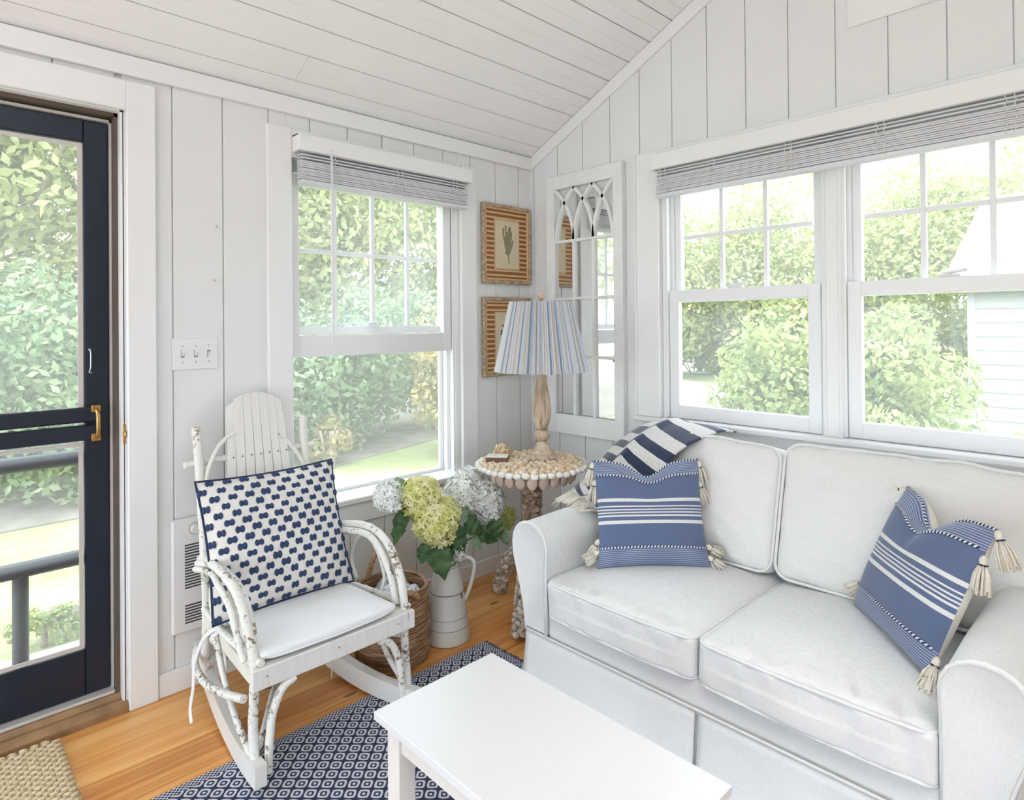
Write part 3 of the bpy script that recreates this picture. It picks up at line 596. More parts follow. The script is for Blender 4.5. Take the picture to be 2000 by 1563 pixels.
blind('y', 0.862, 2.42, 'long white slat blind drawn up over the two sofa windows', 2.130, 2.056, 1.925, 0.085, (0.925, 1.17, 1.50, 1.83, 2.2), None)
# ------------------------------------------------------------------ switch plate, outlet, heater, nails
sp = empty('switch_plate', (0.0, -1.823, 1.237), 'white triple light switch plate beside the door casing', 'light switch')
B('plate', 'plastic_white', sp, 0.0, 0.006, -1.903, -1.743, 1.178, 1.296, bev=0.003)
for k in range(3):
    yy = -1.869 + 0.046 * k; up = 1 if k < 2 else -1
    B('slot', 'groove_grey', sp, 0.006, 0.0068, yy - 0.006, yy + 0.006, 1.224, 1.250)
    t = MB(); t.prism([(0.006, 1.228), (0.006, 1.246), (0.017, 1.237 + up * 0.014), (0.017, 1.237 + up * 0.006)], 'y', yy - 0.0045, yy + 0.0045)
    t.v = [(p[0], p[1], p[2]) for p in t.v]; t.build('toggle', 'plastic_white', sp)
    for zz in (1.207, 1.267): MB().blob((0.0062, yy, zz), 0.002, 0.0034, 0.0034).build('screw', 'steel', sp, True)
ol = empty('wall_outlet', (0.0, -0.995, 0.31), 'white power outlet low on the wall behind the rocking chair', 'outlet')
B('plate', 'plastic_white', ol, 0.0, 0.006, -1.032, -0.958, 0.252, 0.368, bev=0.003)
for zz in (0.288, 0.332):
    q = B('socket', 'plastic_white', ol, 0.006, 0.009, -1.012, -0.978, zz - 0.015, zz + 0.015, bev=0.001)
    B('slot', 'dark_slot', q, 0.009, 0.0094, -1.004, -1.0015, zz - 0.006, zz + 0.006); B('slot', 'dark_slot', q, 0.009, 0.0094, -0.989, -0.9865, zz - 0.006, zz + 0.006)
ht = empty('wall_heater', (0.0, -1.77, 0.22), 'white wall heater with dark grille slots behind the rocking chair', 'heater')
B('cover', 'heater_white', ht, 0.001, 0.028, -1.915, -1.63, 0.215, 0.632, bev=0.006)
for k in range(16): B('grille_slot', 'dark_slot', ht, 0.028, 0.0288, -1.872, -1.66, 0.375 + k * 0.0104, 0.3805 + k * 0.0104)
for k in range(7): B('grille_slot', 'dark_slot', ht, 0.028, 0.0288, -1.872, -1.66, 0.247 + k * 0.0104, 0.2525 + k * 0.0104)
kb = MB().tube([(0.028, -1.838, 0.592), (0.034, -1.838, 0.592)], 0.024, 24).build('dial_ring', 'aluminium', ht, True, sharp=40)
MB().tube([(0.034, -1.838, 0.592), (0.050, -1.838, 0.592)], [0.016, 0.014], 20).build('dial', 'heater_white', kb, True, sharp=40)
for (yy, zz, lb) in ((-1.745, 1.725, 'small nail head high on the wall above the switch'), (-1.755, 1.515, 'small nail head on the wall just above the switch')):
    t = MB(); t.tube([(0.0, yy, zz), (0.008, yy, zz)], 0.0022, 8); t.blob((0.009, yy, zz), 0.002, 0.005, 0.0045); tag(t.build('nail', 'aluminium', None, True), lb, 'nail', 'nails in the left wall')

# ------------------------------------------------------------------ pictures
def picture(y0, y1, z0, z1, lab, kind):
    p = empty('framed_print', (0.0, (y0 + y1) / 2, z0), lab, 'picture', 'striped frames in the corner'); fw = 0.020
    f = MB(); rr = random.Random(int(z0 * 1000))
    for (a, b_, c, d) in ((y0, y0 + fw, z0, z1), (y1 - fw, y1, z0, z1), (y0 + fw, y1 - fw, z0, z0 + fw), (y0 + fw, y1 - fw, z1 - fw, z1)): f.box(0.001, 0.026, a, b_, c, d, 0.005)
    f.build('frame', 'picture_gilt', p)
    g = MB(); e = fw; t = 0.011
    for (a, b_, c, d) in ((y0 + e, y0 + e + t, z0 + e, z1 - e), (y1 - e - t, y1 - e, z0 + e, z1 - e), (y0 + e + t, y1 - e - t, z0 + e, z0 + e + t), (y0 + e + t, y1 - e - t, z1 - e - t, z1 - e)): g.box(0.001, 0.020, a, b_, c, d, 0.003)
    g.build('inner_bead', 'picture_bead', p); e += t
    B('striped_mount', 'picture_stripe', p, 0.001, 0.013, y0 + e, y1 - e, z0 + e, z1 - e)
    mg = 0.058; a, b_, c, d = y0 + e + mg, y1 - e - mg, z0 + e + mg * 0.85, z1 - e - mg * 0.85
    B('print_border', 'print_border', p, 0.013, 0.0155, a, b_, c, d, bev=0.001); pr = B('print', 'paper', p, 0.0155, 0.0165, a + 0.008, b_ - 0.008, c + 0.008, d - 0.008)
    ym, zb = (a + b_) / 2, c + 0.03; H = d - c
    def stroke(pts, r, mt): MB().tube(smoothpath([(0.0168, ym + q[0], zb + q[1]) for q in pts], 4), r, 6, flat=None).build('drawn_stem', mt, pr)
    def flatten(o):
        for q in o.data.vertices: q.co.x = 0.0166 + (q.co.x - (0.0168)) * 0.06 - p.location.x
    before = set(bpy.data.objects)
    if kind == 'coral':
        stroke([(0.012, 0.0), (0.010, 0.03), (0.004, 0.06), (0.0, 0.10)], 0.004, 'coral_ink')
        for (dx, tip, zs, zt, r_) in ((0, -0.03, .06, .20, .006), (0, -0.012, .07, .215, .007), (0, 0.012, .07, .20, .006), (0, 0.030, .05, .18, .007), (0.004, 0.040, .05, .13, .008), (0, 0.022, .08, .21, .006), (0, -0.02, .06, .15, .008), (0, 0.006, .06, .16, .012), (0, -0.006, .06, .18, .012)):
            stroke([(dx, zs), ((dx + tip) * 0.55, (zs + zt) / 2 - .01), (tip, (zs + zt) / 2 + 0.035), (tip * 0.95, zt)], r_, 'coral_ink')
        stroke([(0.004, 0.05), (-0.012, 0.062), (-0.02, 0.062)], 0.003, 'coral_ink')
    else:
        stroke([(0.0, 0.0), (-0.004, 0.05), (-0.006, 0.12)], 0.004, 'coral_ink')
        for (tx, tz) in ((-0.045, 0.135), (-0.035, 0.165), (-0.02, 0.150), (0.005, 0.185), (0.03, 0.165), (0.035, 0.13), (-0.048, 0.12), (0.015, 0.14)):
            stroke([(-0.004, 0.07), (tx * 0.5, (0.07 + tz) / 2), (tx, tz)], 0.0028, 'leaf_ink')
            t = MB().blob((0.0168, ym + tx, zb + tz), 0.006, 0.009, 0.008, 10, 5).build('drawn_leaf', 'leaf_ink', pr)
    for o in set(bpy.data.objects) - before: flatten(o)
    return p
picture(-0.397, -0.028, 1.560, 1.996, 'upper framed print of grey-green coral with brown striped mount', 'coral')
picture(-0.398, -0.028, 1.055, 1.487, 'lower framed botanical print half hidden by the lampshade', 'plant')

# ------------------------------------------------------------------ arched mirror
mx0, mx1, mz0, mz1 = 0.145, 0.662, 0.742, 2.152
mr = empty('window_mirror', (0.40, -0.02, mz0), 'tall white window-pane mirror with crossed gothic arches', 'mirror')
fy0, fy1 = -0.034, -0.002; sw = 0.058
f = MB()
for (a, b_, c, d) in ((mx0, mx0 + sw, mz0, mz1), (mx1 - sw, mx1, mz0, mz1), (mx0 + sw, mx1 - sw, mz0, mz0 + 0.105), (mx0 + sw, mx1 - sw, mz1 - 0.075, mz1)): f.box(a, b_, fy0, fy1, c, d, 0.002)
f.build('frame', 'mirror_frame', mr)
gx0, gx1, gz0, gz1 = mx0 + sw, mx1 - sw, mz0 + 0.105, mz1 - 0.075; pw = (gx1 - gx0) / 3; zs = gz1 - 0.29
zr = [gz0, gz0 + (zs - gz0) / 3, gz0 + 2 * (zs - gz0) / 3, zs]
for i in range(3):
    for j in range(3): B('mirror_pane', 'mirror', mr, gx0 + i * pw + 0.003, gx0 + (i + 1) * pw - 0.003, -0.014, -0.010, zr[j] + 0.003, zr[j + 1] - 0.003)
B('mirror_pane', 'mirror', mr, gx0, gx1, -0.014, -0.010, zs + 0.003, gz1)
for i in (1, 2): B('muntin', 'mirror_frame', mr, gx0 + i * pw - 0.009, gx0 + i * pw + 0.009, -0.030, -0.010, gz0, zs, bev=0.003)
for z in zr[1:]: B('muntin', 'mirror_frame', mr, gx0, gx1, -0.029, -0.010, z - 0.008, z + 0.008, bev=0.003)
def arch_rib(xa, sgn):
    m_ = MB(); H_ = gz1 - zs; Rr = (pw * pw + H_ * H_) / (2 * pw); thm = math.asin(min(1, H_ / Rr)); pts = []
    for k in range(13):
        th = (k / 12) * thm; x = xa + sgn * (Rr - Rr * cos(th)); z = zs + Rr * sin(th)
        if x > gx1 + 0.012 or x < gx0 - 0.012 or z > gz1 + 0.002: break
        pts.append((x, z))
    vs = []; fs = []
    for k, (x, z) in enumerate(pts):
        q = pts[min(k + 1, len(pts) - 1)]; p = pts[max(k - 1, 0)]; t = Vector((q[0] - p[0], q[1] - p[1])).normalized(); n = Vector((-t.y, t.x)) * 0.0085
        for (a, yy) in ((1, -0.028), (-1, -0.028), (-1, -0.010), (1, -0.010)): vs.append((x + n.x * a, yy, z + n.y * a))
    for k in range(len(pts) - 1):
        for j in range(4): fs.append((k * 4 + j, k * 4 + (j + 1) % 4, k * 4 + 4 + (j + 1) % 4, k * 4 + 4 + j))
    fs += [(0, 1, 2, 3), tuple(4 * (len(pts) - 1) + j for j in (3, 2, 1, 0))]
    m_.add(vs, fs); m_.build('arch_rib', 'mirror_frame', mr)
for i in range(4):
    if i < 3: arch_rib(gx0 + i * pw + (0.008 if i == 0 else 0), 1)
    if i > 0: arch_rib(gx0 + i * pw - (0.008 if i == 3 else 0), -1)

# ------------------------------------------------------------------ shell table
TX, TY, TZ = 0.505, -0.535, 0.70
tb = empty('shell_table', (TX, TY, 0), 'round pedestal side table covered in seashells beside the sofa', 'table')
MB().lathe([(0.0, TZ - 0.022), (0.232, TZ - 0.022), (0.240, TZ - 0.012), (0.238, TZ), (0.0, TZ)], (TX, TY, 0), 40).build('top_board', 'shell_cream', tb, True, sharp=40)
sh1 = MB().blob((0, 0, 0), 0.0165, 0.0115, 0.013, 8, 5).mesh('shell', 'shell_cream', True)
sh2 = MB().blob((0, 0, 0), 0.015, 0.019, 0.014, 8, 5).mesh('shell', 'shell_white', True)
sh3 = MB().blob((0, 0, 0), 0.026, 0.008, 0.030, 8, 5).mesh('shell', 'shell_pink', True)
rr = random.Random(11); cnt = 0
for ring in range(9):
    rad = 0.225 - ring * 0.024; n = max(1, int(2 * pi * rad / 0.0285))
    for k in range(n):
        a = 2 * pi * (k + 0.5 * (ring % 2)) / n + rr.uniform(-.08, .08); r_ = rad + rr.uniform(-.004, .004)
        q = Euler((rr.uniform(-.3, .3), rr.uniform(-.3, .3), rr.uniform(0, 6.3))).to_quaternion()
        inst('shell', sh1, tb, (r_ * cos(a), r_ * sin(a), TZ + 0.003), q, (rr.uniform(.8, 1.1),) * 3); cnt += 1
for k in range(42):
    a = 2 * pi * k / 42; inst('shell', sh2, tb, (0.246 * cos(a), 0.246 * sin(a), TZ - 0.008 + rr.uniform(-.003, .003)), Euler((0, 0, a)).to_quaternion(), (1, 1, rr.uniform(.9, 1.1)))
for k in range(24):
    a = 2 * pi * k / 24; inst('shell', sh3, tb, (0.200 * cos(a), 0.200 * sin(a), TZ - 0.048), Euler((0.12, 0, a + pi / 2)).to_quaternion(), (1, 1, rr.uniform(.85, 1.1)))
MB().lathe([(0.0, TZ - 0.06), (0.185, TZ - 0.06), (0.195, TZ - 0.022), (0, TZ - 0.022)], (TX, TY, 0), 32).build('apron', 'shell_pink', tb, True, sharp=40)
def encrust(path, rad, mat, name, n, size, seed, squash=0.7):
    rr = random.Random(seed); m_ = MB(); P = smoothpath(path, 6); m_.tube(P, [rad * 0.85] * len(P), 10)
    for k in range(n):
        t = rr.random() * (len(P) - 1.001); i = int(t); p = P[i].lerp(P[i + 1], t - i); d = (P[i + 1] - P[i]).normalized()
        a = rr.uniform(0, 2 * pi); e1 = d.orthogonal().normalized(); e2 = d.cross(e1); nn = e1 * cos(a) + e2 * sin(a); s_ = size * rr.uniform(.65, 1.25)
        m_.blob(p + nn * rad * rr.uniform(.85, 1.05), s_, s_ * 0.8, s_ * squash, 7, 4, nn.to_track_quat('Z', 'Y').to_matrix())
    o = m_.build(name, mat, tb, True); o['kind'] = 'stuff'; return o
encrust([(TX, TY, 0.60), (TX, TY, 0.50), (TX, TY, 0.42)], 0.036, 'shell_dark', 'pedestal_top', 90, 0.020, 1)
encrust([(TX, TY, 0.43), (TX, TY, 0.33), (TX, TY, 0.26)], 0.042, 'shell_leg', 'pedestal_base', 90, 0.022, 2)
for k, (fx, fy) in enumerate(((0.625, -0.735), (0.215, -0.475), (0.66, -0.36))):
    dx, dy = fx - TX, fy - TY
    encrust([(TX + dx * .05, TY + dy * .05, 0.27), (TX + dx * 0.45, TY + dy * 0.45, 0.245), (TX + dx * 0.78, TY + dy * 0.78, 0.15), (TX + dx * 0.95, TY + dy * 0.95, 0.06), (fx, fy, 0.022)], 0.032, 'shell_leg', 'leg', 240, 0.0155, 5 + k)
# lamp
LX, LY = 0.513, -0.472; LZ = TZ + 0.010
lp = empty('table_lamp', (LX, LY, LZ), 'fluted wooden table lamp with pleated blue striped shade', 'lamp')
MB().lathe([(0.0, 0), (0.068, 0), (0.070, 0.008), (0.064, 0.018), (0.055, 0.022), (0.057, 0.032), (0.048, 0.040), (0.040, 0.044), (0.034, 0.060), (0.0225, 0.075), (0.021, 0.082), (0, 0.082)], (LX, LY, LZ), 32).build('base', 'lamp_wood', lp, True, sharp=35)
MB().lathe([(0.0, 0.082), (0.022, 0.084), (0.034, 0.100), (0.036, 0.115), (0.030, 0.130), (0.022, 0.138), (0, 0.138)], (LX, LY, LZ), 120, lambda a, z: 1 + 0.06 * cos(10 * a + z * 60)).build('knob', 'lamp_wood', lp, True)
MB().lathe([(0.0, 0.138), (0.026, 0.140), (0.0255, 0.147), (0.033, 0.165), (0.0405, 0.20), (0.042, 0.235), (0.039, 0.270), (0.031, 0.315), (0.0245, 0.36), (0.021, 0.41), (0.021, 0.43), (0.0, 0.43)], (LX, LY, LZ), 144, lambda a, z: 1 + 0.07 * cos(12 * a)).build('fluted_stem', 'lamp_wood', lp, True)
MB().lathe([(0.0, 0.43), (0.008, 0.43), (0.008, 0.74), (0.0, 0.74)], (LX, LY, LZ), 12).build('lamp_pipe', 'brass', lp, True, sharp=40)
zb, zt, rb, rt = 1.118, 1.440, 0.218, 0.146; npl = 108
def shade(u, v):
    a = 2 * pi * u; k = (1 if round(u * npl * 2) % 2 == 0 else -1); r_ = (rb + (rt - rb) * v) * (1 + 0.018 * k) ; zz = zb + (zt - zb) * v + (0.004 * k if v > 0.5 else 0.002 * k)
    return (LX + r_ * cos(a), LY + r_ * sin(a), zz)
so = MB()
vs = []; uvs = []; fs = []; n2 = npl * 2
for j in range(2):
    for i in range(n2 + 1): vs.append(shade(i / n2, j)); uvs.append((i / n2, j))
for i in range(n2): fs.append((i, i + 1, n2 + 2 + i, n2 + 1 + i))
so.add(vs, fs, uvs); so = so.build('shade', 'shade_stripe', lp)
sol = so.modifiers.new('thickness', 'SOLIDIFY'); sol.thickness = 0.0015
rg = MB()
for (r_, z) in ((rt * 0.97, zt - 0.006), (rb * 0.97, zb + 0.006)): rg.tube([(LX + r_ * cos(2 * pi * k / 40), LY + r_ * sin(2 * pi * k / 40), z) for k in range(40)], 0.002, 6, True)
for k in range(3): rg.tube([(LX, LY, zt - 0.012), (LX + rt * .97 * cos(k * 2.09), LY + rt * .97 * sin(k * 2.09), zt - 0.006)], 0.0018, 6)
rg.build('shade_ring', 'brass', lp, True)
fn = MB().tube([(LX, LY, zt - 0.012), (LX, LY, zt + 0.012)], 0.005, 8); fn.blob((LX, LY, zt + 0.030), 0.018, 0.012, 0.027, 12, 8); fn.blob((LX + 0.004, LY - 0.006, zt + 0.020), 0.012, 0.012, 0.014); fn.build('shell_finial', 'shell_pink', lp, True)
# small box and shell cluster on the table
bxm = Matrix.Translation((0.400, -0.650, TZ + 0.010)) @ Matrix.Rotation(R(38), 4, 'Z')
bx_ = empty('trinket_box', label='flat brown trinket box with a white lid on the shell table', cat='box', mat=bxm)
MB().box(-0.05, 0.05, -0.033, 0.033, 0.0, 0.020, 0.002).build('base', 'box_brown', bx_, world=False); MB().box(-0.049, 0.049, -0.032, 0.032, 0.020, 0.026, 0.002).build('lid', 'shell_white', bx_, world=False)
scl = MB(); rr = random.Random(4)
for k in range(80):
    a, t = rr.uniform(0, 6.28), rr.uniform(0, 1.5); d = Vector((cos(a) * sin(t), sin(a) * sin(t), cos(t))); scl.blob(Vector((0.335, -0.560, TZ + 0.012)) + Vector((d.x * 0.046, d.y * 0.040, d.z * 0.048)), 0.013 * rr.uniform(.6, 1.2), 0.008, 0.008, 6, 4, Euler((rr.uniform(0, 6), rr.uniform(0, 6), 0)).to_matrix())
scl.blob((0.335, -0.560, TZ + 0.03), 0.044, 0.038, 0.026, 10, 6)
tag(scl.build('shell_cluster', 'shell_cluster', None, True), 'knobbly brown shell cluster behind the trinket box', 'ornament')

# ------------------------------------------------------------------ pitcher and hydrangeas
PXc, PYc = 0.395, -0.945
pt = empty('enamel_pitcher', (PXc, PYc, 0), 'tall cream enamel pitcher standing on the floor holding hydrangeas', 'pitcher')
MB().lathe([(0.0, 0.0), (0.092, 0.0), (0.0945, 0.004), (0.094, 0.012), (0.091, 0.06), (0.084, 0.10), (0.0755, 0.175), (0.064, 0.255), (0.053, 0.325), (0.056, 0.338), (0.060, 0.345), (0.057, 0.345), (0.050, 0.325), (0.050, 0.28), (0.0, 0.28)], (PXc, PYc, 0.001), 40).build('body', 'enamel', pt, True, sharp=60)
for z, r_ in ((0.065, 0.0907), (0.105, 0.0835), (0.205, 0.0716), (0.312, 0.0555)):
    MB().tube([(PXc + r_ * cos(2 * pi * k / 40), PYc + r_ * sin(2 * pi * k / 40), z) for k in range(40)], 0.0016, 6, True).build('band', 'enamel_dark' if abs(z - .205) < .01 else 'enamel_line', pt, True)
dh = Vector((0.72, 0.69, 0)).normalized()
MB().tube(smoothpath([Vector((PXc, PYc, 0)) + dh * a + Vector((0, 0, z)) for a, z in ((0.052, 0.328), (0.085, 0.345), (0.116, 0.325), (0.112, 0.27), (0.092, 0.20), (0.072, 0.158))], 6), 0.0085, 8, flat=0.5).build('handle', 'enamel', pt, True)
# chips in the enamel
for (a, z, r_) in ((-2.2, 0.305, 0.057), (0.3, 0.195, 0.073)):
    q = MB().blob((PXc + r_ * cos(a), PYc + r_ * sin(a), z), 0.003, 0.006, 0.012, 8, 5, Euler((0, 0, a)).to_matrix()); q.build('enamel_chip', 'enamel_dark', pt, True)
rim = Vector((PXc, PYc, 0.33))
def floret(mb, p, nrm, s):
    q = nrm.to_track_quat('Z', 'Y').to_matrix() @ Matrix.Rotation(random.uniform(0, 6), 3, 'Z')
    for k in range(4):
        a = k * pi / 2; ca, sa = cos(a), sin(a)
        loc = [(0, 0, 0), (0.42, -0.40, 0.10), (0.95, -0.30, 0.16), (1.12, 0.0, 0.08), (0.95, 0.30, 0.16), (0.42, 0.40, 0.10)]
        mb.add([p + q @ Vector(((x * ca - y * sa) * s, (x * sa + y * ca) * s, z * s)) for x, y, z in loc], [(0, 1, 2, 3), (0, 3, 4, 5)])
def flower_head(parent, c, r, mat, n, s, seed, squash=(1, 1, 1)):
    random.seed(seed); mb = MB(); c = Vector(c); lob = [Vector((random.gauss(0, 1), random.gauss(0, 1), random.gauss(0, 1))).normalized() for _ in range(7)]
    for k in range(n):
        z = 1 - 2 * (k + 0.5) / n; ph = k * 2.399963; d = Vector((sqrt(1 - z * z) * cos(ph), sqrt(1 - z * z) * sin(ph), z))
        rr_ = r * (0.88 + 0.16 * max(d.dot(l) ** 3 for l in lob) + random.uniform(-.13, .08)); dd = (d + Vector((random.gauss(0, .42), random.gauss(0, .42), random.gauss(0, .42)))).normalized()
        floret(mb, c + Vector((d.x * squash[0], d.y * squash[1], d.z * squash[2])) * rr_, dd, s * random.uniform(.8, 1.15))
    mb.blob(c, r * .70 * squash[0], r * .70 * squash[1], r * .70 * squash[2], 12, 8)
    return mb.build('flower_head', mat, parent)
def leaf(parent, base, tip, width, mat, seed, droop=0.03, normal=None):
    base, tip = Vector(base), Vector(tip); d = tip - base; L = d.length; t = d.normalized(); up = Vector(normal) if normal else Vector((0.55, -0.5, 0.6)); sd_ = t.cross(up).normalized(); n = sd_.cross(t)
    def fnc(u, v):
        wv = width * (sin(pi * min(1, v ** 0.75)) ** 0.8) * (1 - 0.25 * v) if 0 < v < 1 else 0.0
        x = (u - 0.5) * 2; ser = 1 + 0.05 * (-1) ** int(v * 16) * abs(x)
        return base + t * L * v + sd_ * x * wv * ser + n * (0.28 * abs(x) * wv + 0.010 * sin(v * 20) * abs(x) - droop * v * v)
    return MB().grid(fnc, 6, 16).build('leaf', mat, parent, True)
def hydrangea(c, r, mat, lab, seed, n=110, s=0.014, leaves=(), sq=(1, 1, 1), stem='stem_green'):
    c = Vector(c); h = empty('hydrangea_stem', rim, lab, 'flower', 'hydrangeas in the enamel pitcher')
    d = (c - rim); a0 = rim + Vector((0, 0, -0.10)) + Vector((d.x, d.y, 0)).normalized() * 0.012
    MB().tube(smoothpath([a0, rim + Vector((d.x, d.y, 0)).normalized() * 0.025 + Vector((0, 0, 0.02)), rim.lerp(c, 0.55) + Vector((0, 0, 0.015)), c - d.normalized() * r * 0.6], 5), 0.0042, 8).build('stem', stem, h, True)
    flower_head(h, c, r, mat, int(n * 1.35), s * 0.88, seed, sq)
    for i, (b_, tp, wd, mt, *nr) in enumerate(leaves): leaf(h, b_, tp, wd, mt, seed + i, 0.02, nr[0] if nr else None)
    return h
hydrangea((0.42, -1.105, 0.638), 0.085, 'petal_yellow', 'yellow hydrangea at the top left of the bouquet', 31, 240, 0.0165, (((0.40, -1.15, 0.60), (0.36, -1.20, 0.44), 0.035, 'leaf_hydrangea'), ((0.36, -1.14, 0.66), (0.34, -1.16, 0.715), 0.03, 'leaf_pale')))
hydrangea((0.50, -1.085, 0.545), 0.088, 'petal_yellow', 'yellow hydrangea lowest at the front of the bouquet', 32, 240, 0.0165, (((0.47, -1.06, 0.46), (0.49, -1.03, 0.29), 0.055, 'leaf_hydrangea', (0.7, -0.6, 0.1)), ((0.49, -1.12, 0.47), (0.50, -1.16, 0.40), 0.03, 'leaf_hydrangea')))
hydrangea((0.46, -1.005, 0.555), 0.068, 'petal_yellow', 'small yellow hydrangea in the middle of the bouquet', 33, 170, 0.0155, (((0.45, -0.97, 0.50), (0.50, -0.93, 0.38), 0.05, 'leaf_hydrangea'), ((0.46, -1.02, 0.44), (0.49, -0.98, 0.36), 0.035, 'leaf_hydrangea')))
hydrangea((0.36, -1.21, 0.645), 0.060, 'petal_white', 'white hydrangea at the far left of the bouquet', 34, 170, 0.014, (((0.38, -1.17, 0.58), (0.40, -1.19, 0.49), 0.03, 'leaf_hydrangea'),))
hydrangea((0.35, -0.775, 0.632), 0.066, 'petal_white', 'white hydrangea at the top of the bouquet beside the shell table', 35, 170, 0.014, (((0.33, -0.74, 0.62), (0.30, -0.66, 0.645), 0.035, 'leaf_hydrangea'),))
hydrangea((0.39, -0.855, 0.590), 0.078, 'petal_white', 'white hydrangea behind the pale green leaf', 36, 220, 0.0145, (((0.43, -0.93, 0.545), (0.47, -0.855, 0.52), 0.055, 'leaf_pale', (0.55, -0.5, 0.65)), ((0.45, -0.90, 0.50), (0.50, -0.83, 0.45), 0.05, 'leaf_hydrangea')))
hydrangea((0.42, -0.745, 0.545), 0.092, 'petal_white', 'largest white hydrangea right of the bouquet', 37, 260, 0.015, (((0.46, -0.76, 0.47), (0.51, -0.72, 0.40), 0.05, 'leaf_hydrangea'), ((0.45, -0.83, 0.44), (0.49, -0.72, 0.385), 0.045, 'leaf_hydrangea'), ((0.45, -0.85, 0.42), (0.47, -0.80, 0.36), 0.03, 'leaf_pale')), stem='stem_brown')
hydrangea((0.40, -0.620, 0.44), 0.058, 'petal_lime', 'lime green hydrangea at the right of the bouquet', 38, 140, 0.0135, (((0.42, -0.66, 0.39), (0.46, -0.63, 0.33), 0.025, 'leaf_pale'),))
hydrangea((0.44, -0.925, 0.385), 0.042, 'petal_white', 'small white hydrangea just above the pitcher rim', 39, 90, 0.0115, (((0.42, -0.93, 0.345), (0.45, -0.99, 0.33), 0.03, 'leaf_hydrangea'),))

# ------------------------------------------------------------------ basket with a towel
BX, BY = 0.355, -1.195
bk = empty('woven_basket', (BX, BY, 0), 'round brown woven basket behind the rocking chair', 'basket')
m_ = MB(); rr = random.Random(9); nz = 26
for k in range(nz):
    z = 0.006 + k * 0.0112; r_ = 0.138 + 0.012 * sin(pi * min(1, k / nz * 1.2)); ph = rr.uniform(0, 6)
    m_.tube([(BX + (r_ + 0.0018 * sin(7 * a + ph)) * cos(a), BY + (r_ + 0.0018 * sin(7 * a + ph)) * sin(a), z + 0.0022 * sin(3 * a + ph)) for a in [2 * pi * j / 44 for j in range(44)]], 0.0072, 7, True)
m_.build('wall_coils', 'basket', bk, True)
MB().lathe([(0.0, 0.004), (0.134, 0.004), (0.140, 0.28), (0.136, 0.28), (0.130, 0.012), (0.0, 0.012)], (BX, BY, 0), 36).build('lining', 'basket', bk, True, sharp=50)
def bhandle(a0, da, hgt):
    m_ = MB(); pts = []
    for k in range(13):
        t = k / 12; a = a0 - da + 2 * da * t; r_ = 0.150; pts.append((BX + r_ * cos(a), BY + r_ * sin(a), 0.275 + hgt * sin(pi * t) ** 0.75))
    P = smoothpath(pts, 3); m_.tube(P, [0.0115 * (1 + 0.12 * (i % 2)) for i in range(len(P))], 9); m_.build('handle', 'basket_handle', bk, True)
bhandle(R(168), 0.34, 0.10); bhandle(R(348), 0.34, 0.03)
tw = MB(); 
def tfn(u, v):
    a = 2 * pi * u; r_ = 0.125 * v; q = noise.noise(Vector((cos(a) * r_ * 22, sin(a) * r_ * 22, 1.3))); return (BX + r_ * cos(a), BY + r_ * sin(a), 0.250 + 0.050 * q + 0.02 * (1 - v * v))
tw.grid(tfn, 48, 12, True); tow = tag(tw.build('folded_towel', 'towel', None, True), 'blue and white towel crumpled inside the woven basket', 'towel')
tow.modifiers.new('thickness', 'SOLIDIFY').thickness = 0.006

# ------------------------------------------------------------------ rocking chair
ch = empty('rocking_chair', (0.36, -1.62, 0), 'chipped white twig rocking chair with a fan of back slats', 'chair')
def tw_(name, pts, r, k=5, n=9, mat='twig', wob=0.12): return MB().tube(smoothpath(pts, k), r, n, wob=wob).build(name, mat, ch, True, sharp=50)
def rocker(yF, yB):
    top, bot = [], []; n = 18; x0, x1 = 0.035, 0.745; vs = []; fs = []
    for i in range(n + 1):
        x = x0 + (x1 - x0) * i / n; zb_ = 0.008 + 0.46 * (x - 0.52) ** 2; hh = 0.062 + 0.008 * sin(pi * i / n); y = yB + (yF - yB) * (x - x0) / (x1 - x0)
        for (dy, z) in ((-0.017, zb_), (0.017, zb_), (0.017, zb_ + hh), (-0.017, zb_ + hh)): vs.append((x, y + dy, z))
    for i in range(n):
        for j in range(4): fs.append((i * 4 + j, i * 4 + (j + 1) % 4, i * 4 + 4 + (j + 1) % 4, i * 4 + 4 + j))
    fs += [(0, 1, 2, 3), tuple(4 * n + j for j in (3, 2, 1, 0))]
    MB().add(vs, fs).build('rocker', 'slat_paint', ch)
rocker(-1.885, -1.825); rocker(-1.352, -1.475)
LYf, RYf, LYb, RYb = -1.875, -1.350, -1.850, -1.452
fr = B('front_rail', 'slat_paint', ch, 0.688, 0.708, -1.892, -1.330, 0.283, 0.345, bev=0.003)
for yy in (-1.85, -1.62, -1.40): MB().blob((0.7085, yy, 0.318), 0.0012, 0.003, 0.003).build('nail', 'groove_grey', fr, True)
sb = MB(); sb.prism([(0.20, LYb + 0.01), (0.688, LYf - 0.005), (0.688, RYf + 0.01), (0.20, RYb - 0.01)], 'z', 0.330, 0.346); sb.build('seat_board', 'cream_paint', ch)
for (ya, yb_) in ((LYf, LYb), (RYf, RYb)): 
    s_ = MB(); s_.prism([(0.19, yb_ - 0.008), (0.688, ya - 0.008), (0.688, ya + 0.008), (0.19, yb_ + 0.008)], 'z', 0.286, 0.330); s_.build('side_rail', 'cream_paint', ch)
tw_('seat_edge_twig', [(0.20, LYb - 0.01, 0.356), (0.45, LYf - 0.0, 0.354), (0.70, LYf + 0.012, 0.357)], 0.011); tw_('seat_edge_twig', [(0.20, RYb + 0.01, 0.356), (0.45, RYf - 0.02, 0.354), (0.69, RYf + 0.006, 0.357)], 0.010)
